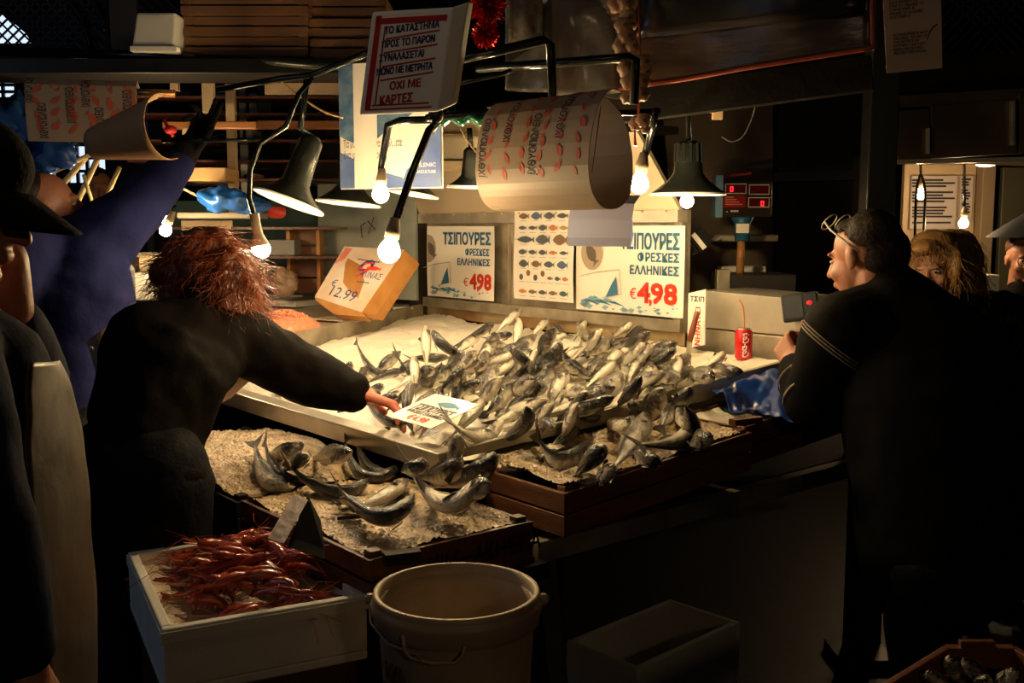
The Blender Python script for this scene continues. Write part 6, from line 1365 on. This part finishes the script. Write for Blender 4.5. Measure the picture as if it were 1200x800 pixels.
for sx in (-1, 1):
    m = MB(); cc = [Hm @ Vector((sx*(.034+.027*cos(t*pi/10)), .074-.022*sin(t*pi/10), .122+.018*sin(t*pi/10))) for t in range(21)]; m.tube(cc, .0022, 6); m.build('lens_rim', gm_, gl)
    m = MB(); m.tube([Hm @ Vector((sx*.062, .072, .122)), Hm @ Vector((sx*.086, .04, .092)), Hm @ Vector((sx*.093, -.01, .045)), Hm @ Vector((sx*.088, -.045, .012))], .0034, 6); m.build('temple_arm', gm_, gl, smooth=True)
m = MB(); m.tube([Hm @ Vector((-.008, .075, .123)), Hm @ Vector((.008, .075, .123))], .002, 6); m.build('bridge', gm_, gl)

# ---- blond woman behind him
pel = at(1170, 520, 4.25); M4 = person('blond woman in black fur half hidden behind the leaning man', Vector((pel.x, pel.y, 0)))
hc = at(1094, 312, 4.15); Hm = hframe(hc, atan2(-.75, -.55), -.30, .1); nb = at(1120, 368, 4.25); chest = at(1150, 440, 4.28); shL = at(1090, 410, 4.15); shR = at(1190, 385, 4.35)
b = MB(); headblobs(b, Hm, 1.0); limb(b, [pel, chest, nb], [.14, .15, .07]); limb(b, [nb, shL, at(1080, 470, 4.1)], [.06, .055, .045]); limb(b, [nb, shR, at(1220, 470, 4.3)], [.06, .055, .045]); legs(b, pel, (.8, -.4, 0), (-.6, -.6, 0)); skin('body', b, skin_pale, M4, .0065, 2); eyes(M4, Hm)
b = MB(); limb(b, [pel-Z*.2, chest, nb], [.20, .23, .12], 24); limb(b, [nb, shL, at(1080, 470, 4.1)], [.11, .12, .10]); limb(b, [nb, shR, at(1225, 470, 4.3)], [.12, .15, .12]); skin('fur_coat', b, M('black_fur', (.004, .003, .003), .9, 0, .9, 90), M4, .014, 3, .022, 16, 2)
b = MB(); legs(b, pel, (.8, -.4, 0), (-.6, -.6, 0), .09, 1.1); skin('trousers', b, denim, M4, .014, 4); shoes(M4, pel, (.8, -.4, 0), (-.6, -.6, 0), shoe_m)
bl = M('blond_hair', (.42, .24, .09), .4, 0, .6, 50, (.30, .15, .05), 22, stretch=(1, 1, .25))
hair(M4, [(Hm @ Vector((0, -.035, .060)), (.098, .10, .085)), (at(1118, 303, 4.26), (.115, .11, .125)), (at(1132, 335, 4.28), (.075, .085, .12)), (at(1128, 362, 4.28), (.06, .08, .10)), (Hm @ Vector((.075, .0, .0)), (.03, .06, .09)), (Hm @ Vector((-.075, .0, .0)), (.03, .06, .09)), (Hm @ Vector((0, .055, .095)), (.07, .045, .035))], bl, 1500, (.04, .11), .0012, 12, .30, .008, down=1.0)
# ---- far man with glasses at the right edge, under a dark parasol brim
pel = at(1210, 470, 6.1); M5 = person('far man with glasses at the right edge of the picture', Vector((pel.x, pel.y, 0)))
hc = at(1199, 305, 6.1); Hm = hframe(hc, -pi/2-.15, -.05); nb = at(1200, 335, 6.12); chest = at(1205, 390, 6.12)
b = MB(); headblobs(b, Hm, 1.15); limb(b, [pel, chest, nb], [.15, .16, .08]); legs(b, pel, (1, 0, 0), (0, -1, 0)); skin('body', b, skin_m, M5, .009, 2); eyes(M5, Hm, 1.15)
b = MB(); limb(b, [pel, chest, nb-Z*.03], [.18, .19, .10]); limb(b, [nb-Z*.05, at(1165, 370, 6.1), at(1160, 450, 6.1)], [.09, .10, .08]); skin('coat', b, cloth_black, M5, .014, 4)
hair(M5, [(Hm @ Vector((0, -.04, .075)), (.090, .10, .085)), (Hm @ Vector((0, .05, .120)), (.07, .05, .035))], M('brown_hair', (.08, .03, .015), .5), 100, (.01, .03), .001, 3, .5, .003)
for sx in (-1, 1):
    m = MB(); m.tube([Hm @ Vector((sx*(.040+.030*cos(t*pi/8)), .122, .003+.024*sin(t*pi/8))) for t in range(17)], .003, 6); m.build('glasses_rim', steel, M5)
m = MB(); m.lathe([(.001, .17), (.10, .14), (.22, .06), (.30, .0)], Matrix.Translation(at(1222, 278, 5.9)), 24); o = m.build('parasol', M('blue_grey_canvas', (.022, .03, .04), .8), smooth=True); tag(o, 'small blue-grey parasol above the far man at the right edge', 'parasol')
m = MB(); m.tube([at(1222, 258, 5.9), Vector((at(1222, 258, 5.9).x, 5.9, 0))], .015, 8); m.build('pole', blackm, o)
# ---- far person glimpsed between the sticks
pel = at(118, 330, 7.2); M6 = person('far bare-headed man glimpsed between the leaning sticks', Vector((pel.x, pel.y, 0)))
hc = at(116, 222, 7.2); Hm = hframe(hc, -pi/2+.5, 0); b = MB(); headblobs(b, Hm, 1.15); nb = at(117, 248, 7.2); limb(b, [pel, nb], [.15, .09]); limb(b, [nb, at(90, 260, 7.2), at(88, 310, 7.2)], [.07, .07, .05]); limb(b, [nb, at(142, 260, 7.2), at(144, 310, 7.2)], [.07, .07, .05]); legs(b, pel, (1, 0, 0), (0, -1, 0)); skin('body', b, skin_m, M6, .010, 2)
b = MB(); limb(b, [pel-Z*.1, nb-Z*.06], [.18, .13]); limb(b, [nb-Z*.05, at(90, 262, 7.2), at(88, 310, 7.2)], [.09, .09, .07]); limb(b, [nb-Z*.05, at(142, 262, 7.2), at(144, 310, 7.2)], [.09, .09, .07]); skin('coat', b, M('bluish_coat', (.05, .06, .10), .8), M6, .016, 3)
hair(M6, [(Hm @ Vector((0, -.03, .085)), (.09, .10, .07))], M('dark_hair', (.02, .013, .010), .5), 50, (.01, .02), .001, 3)
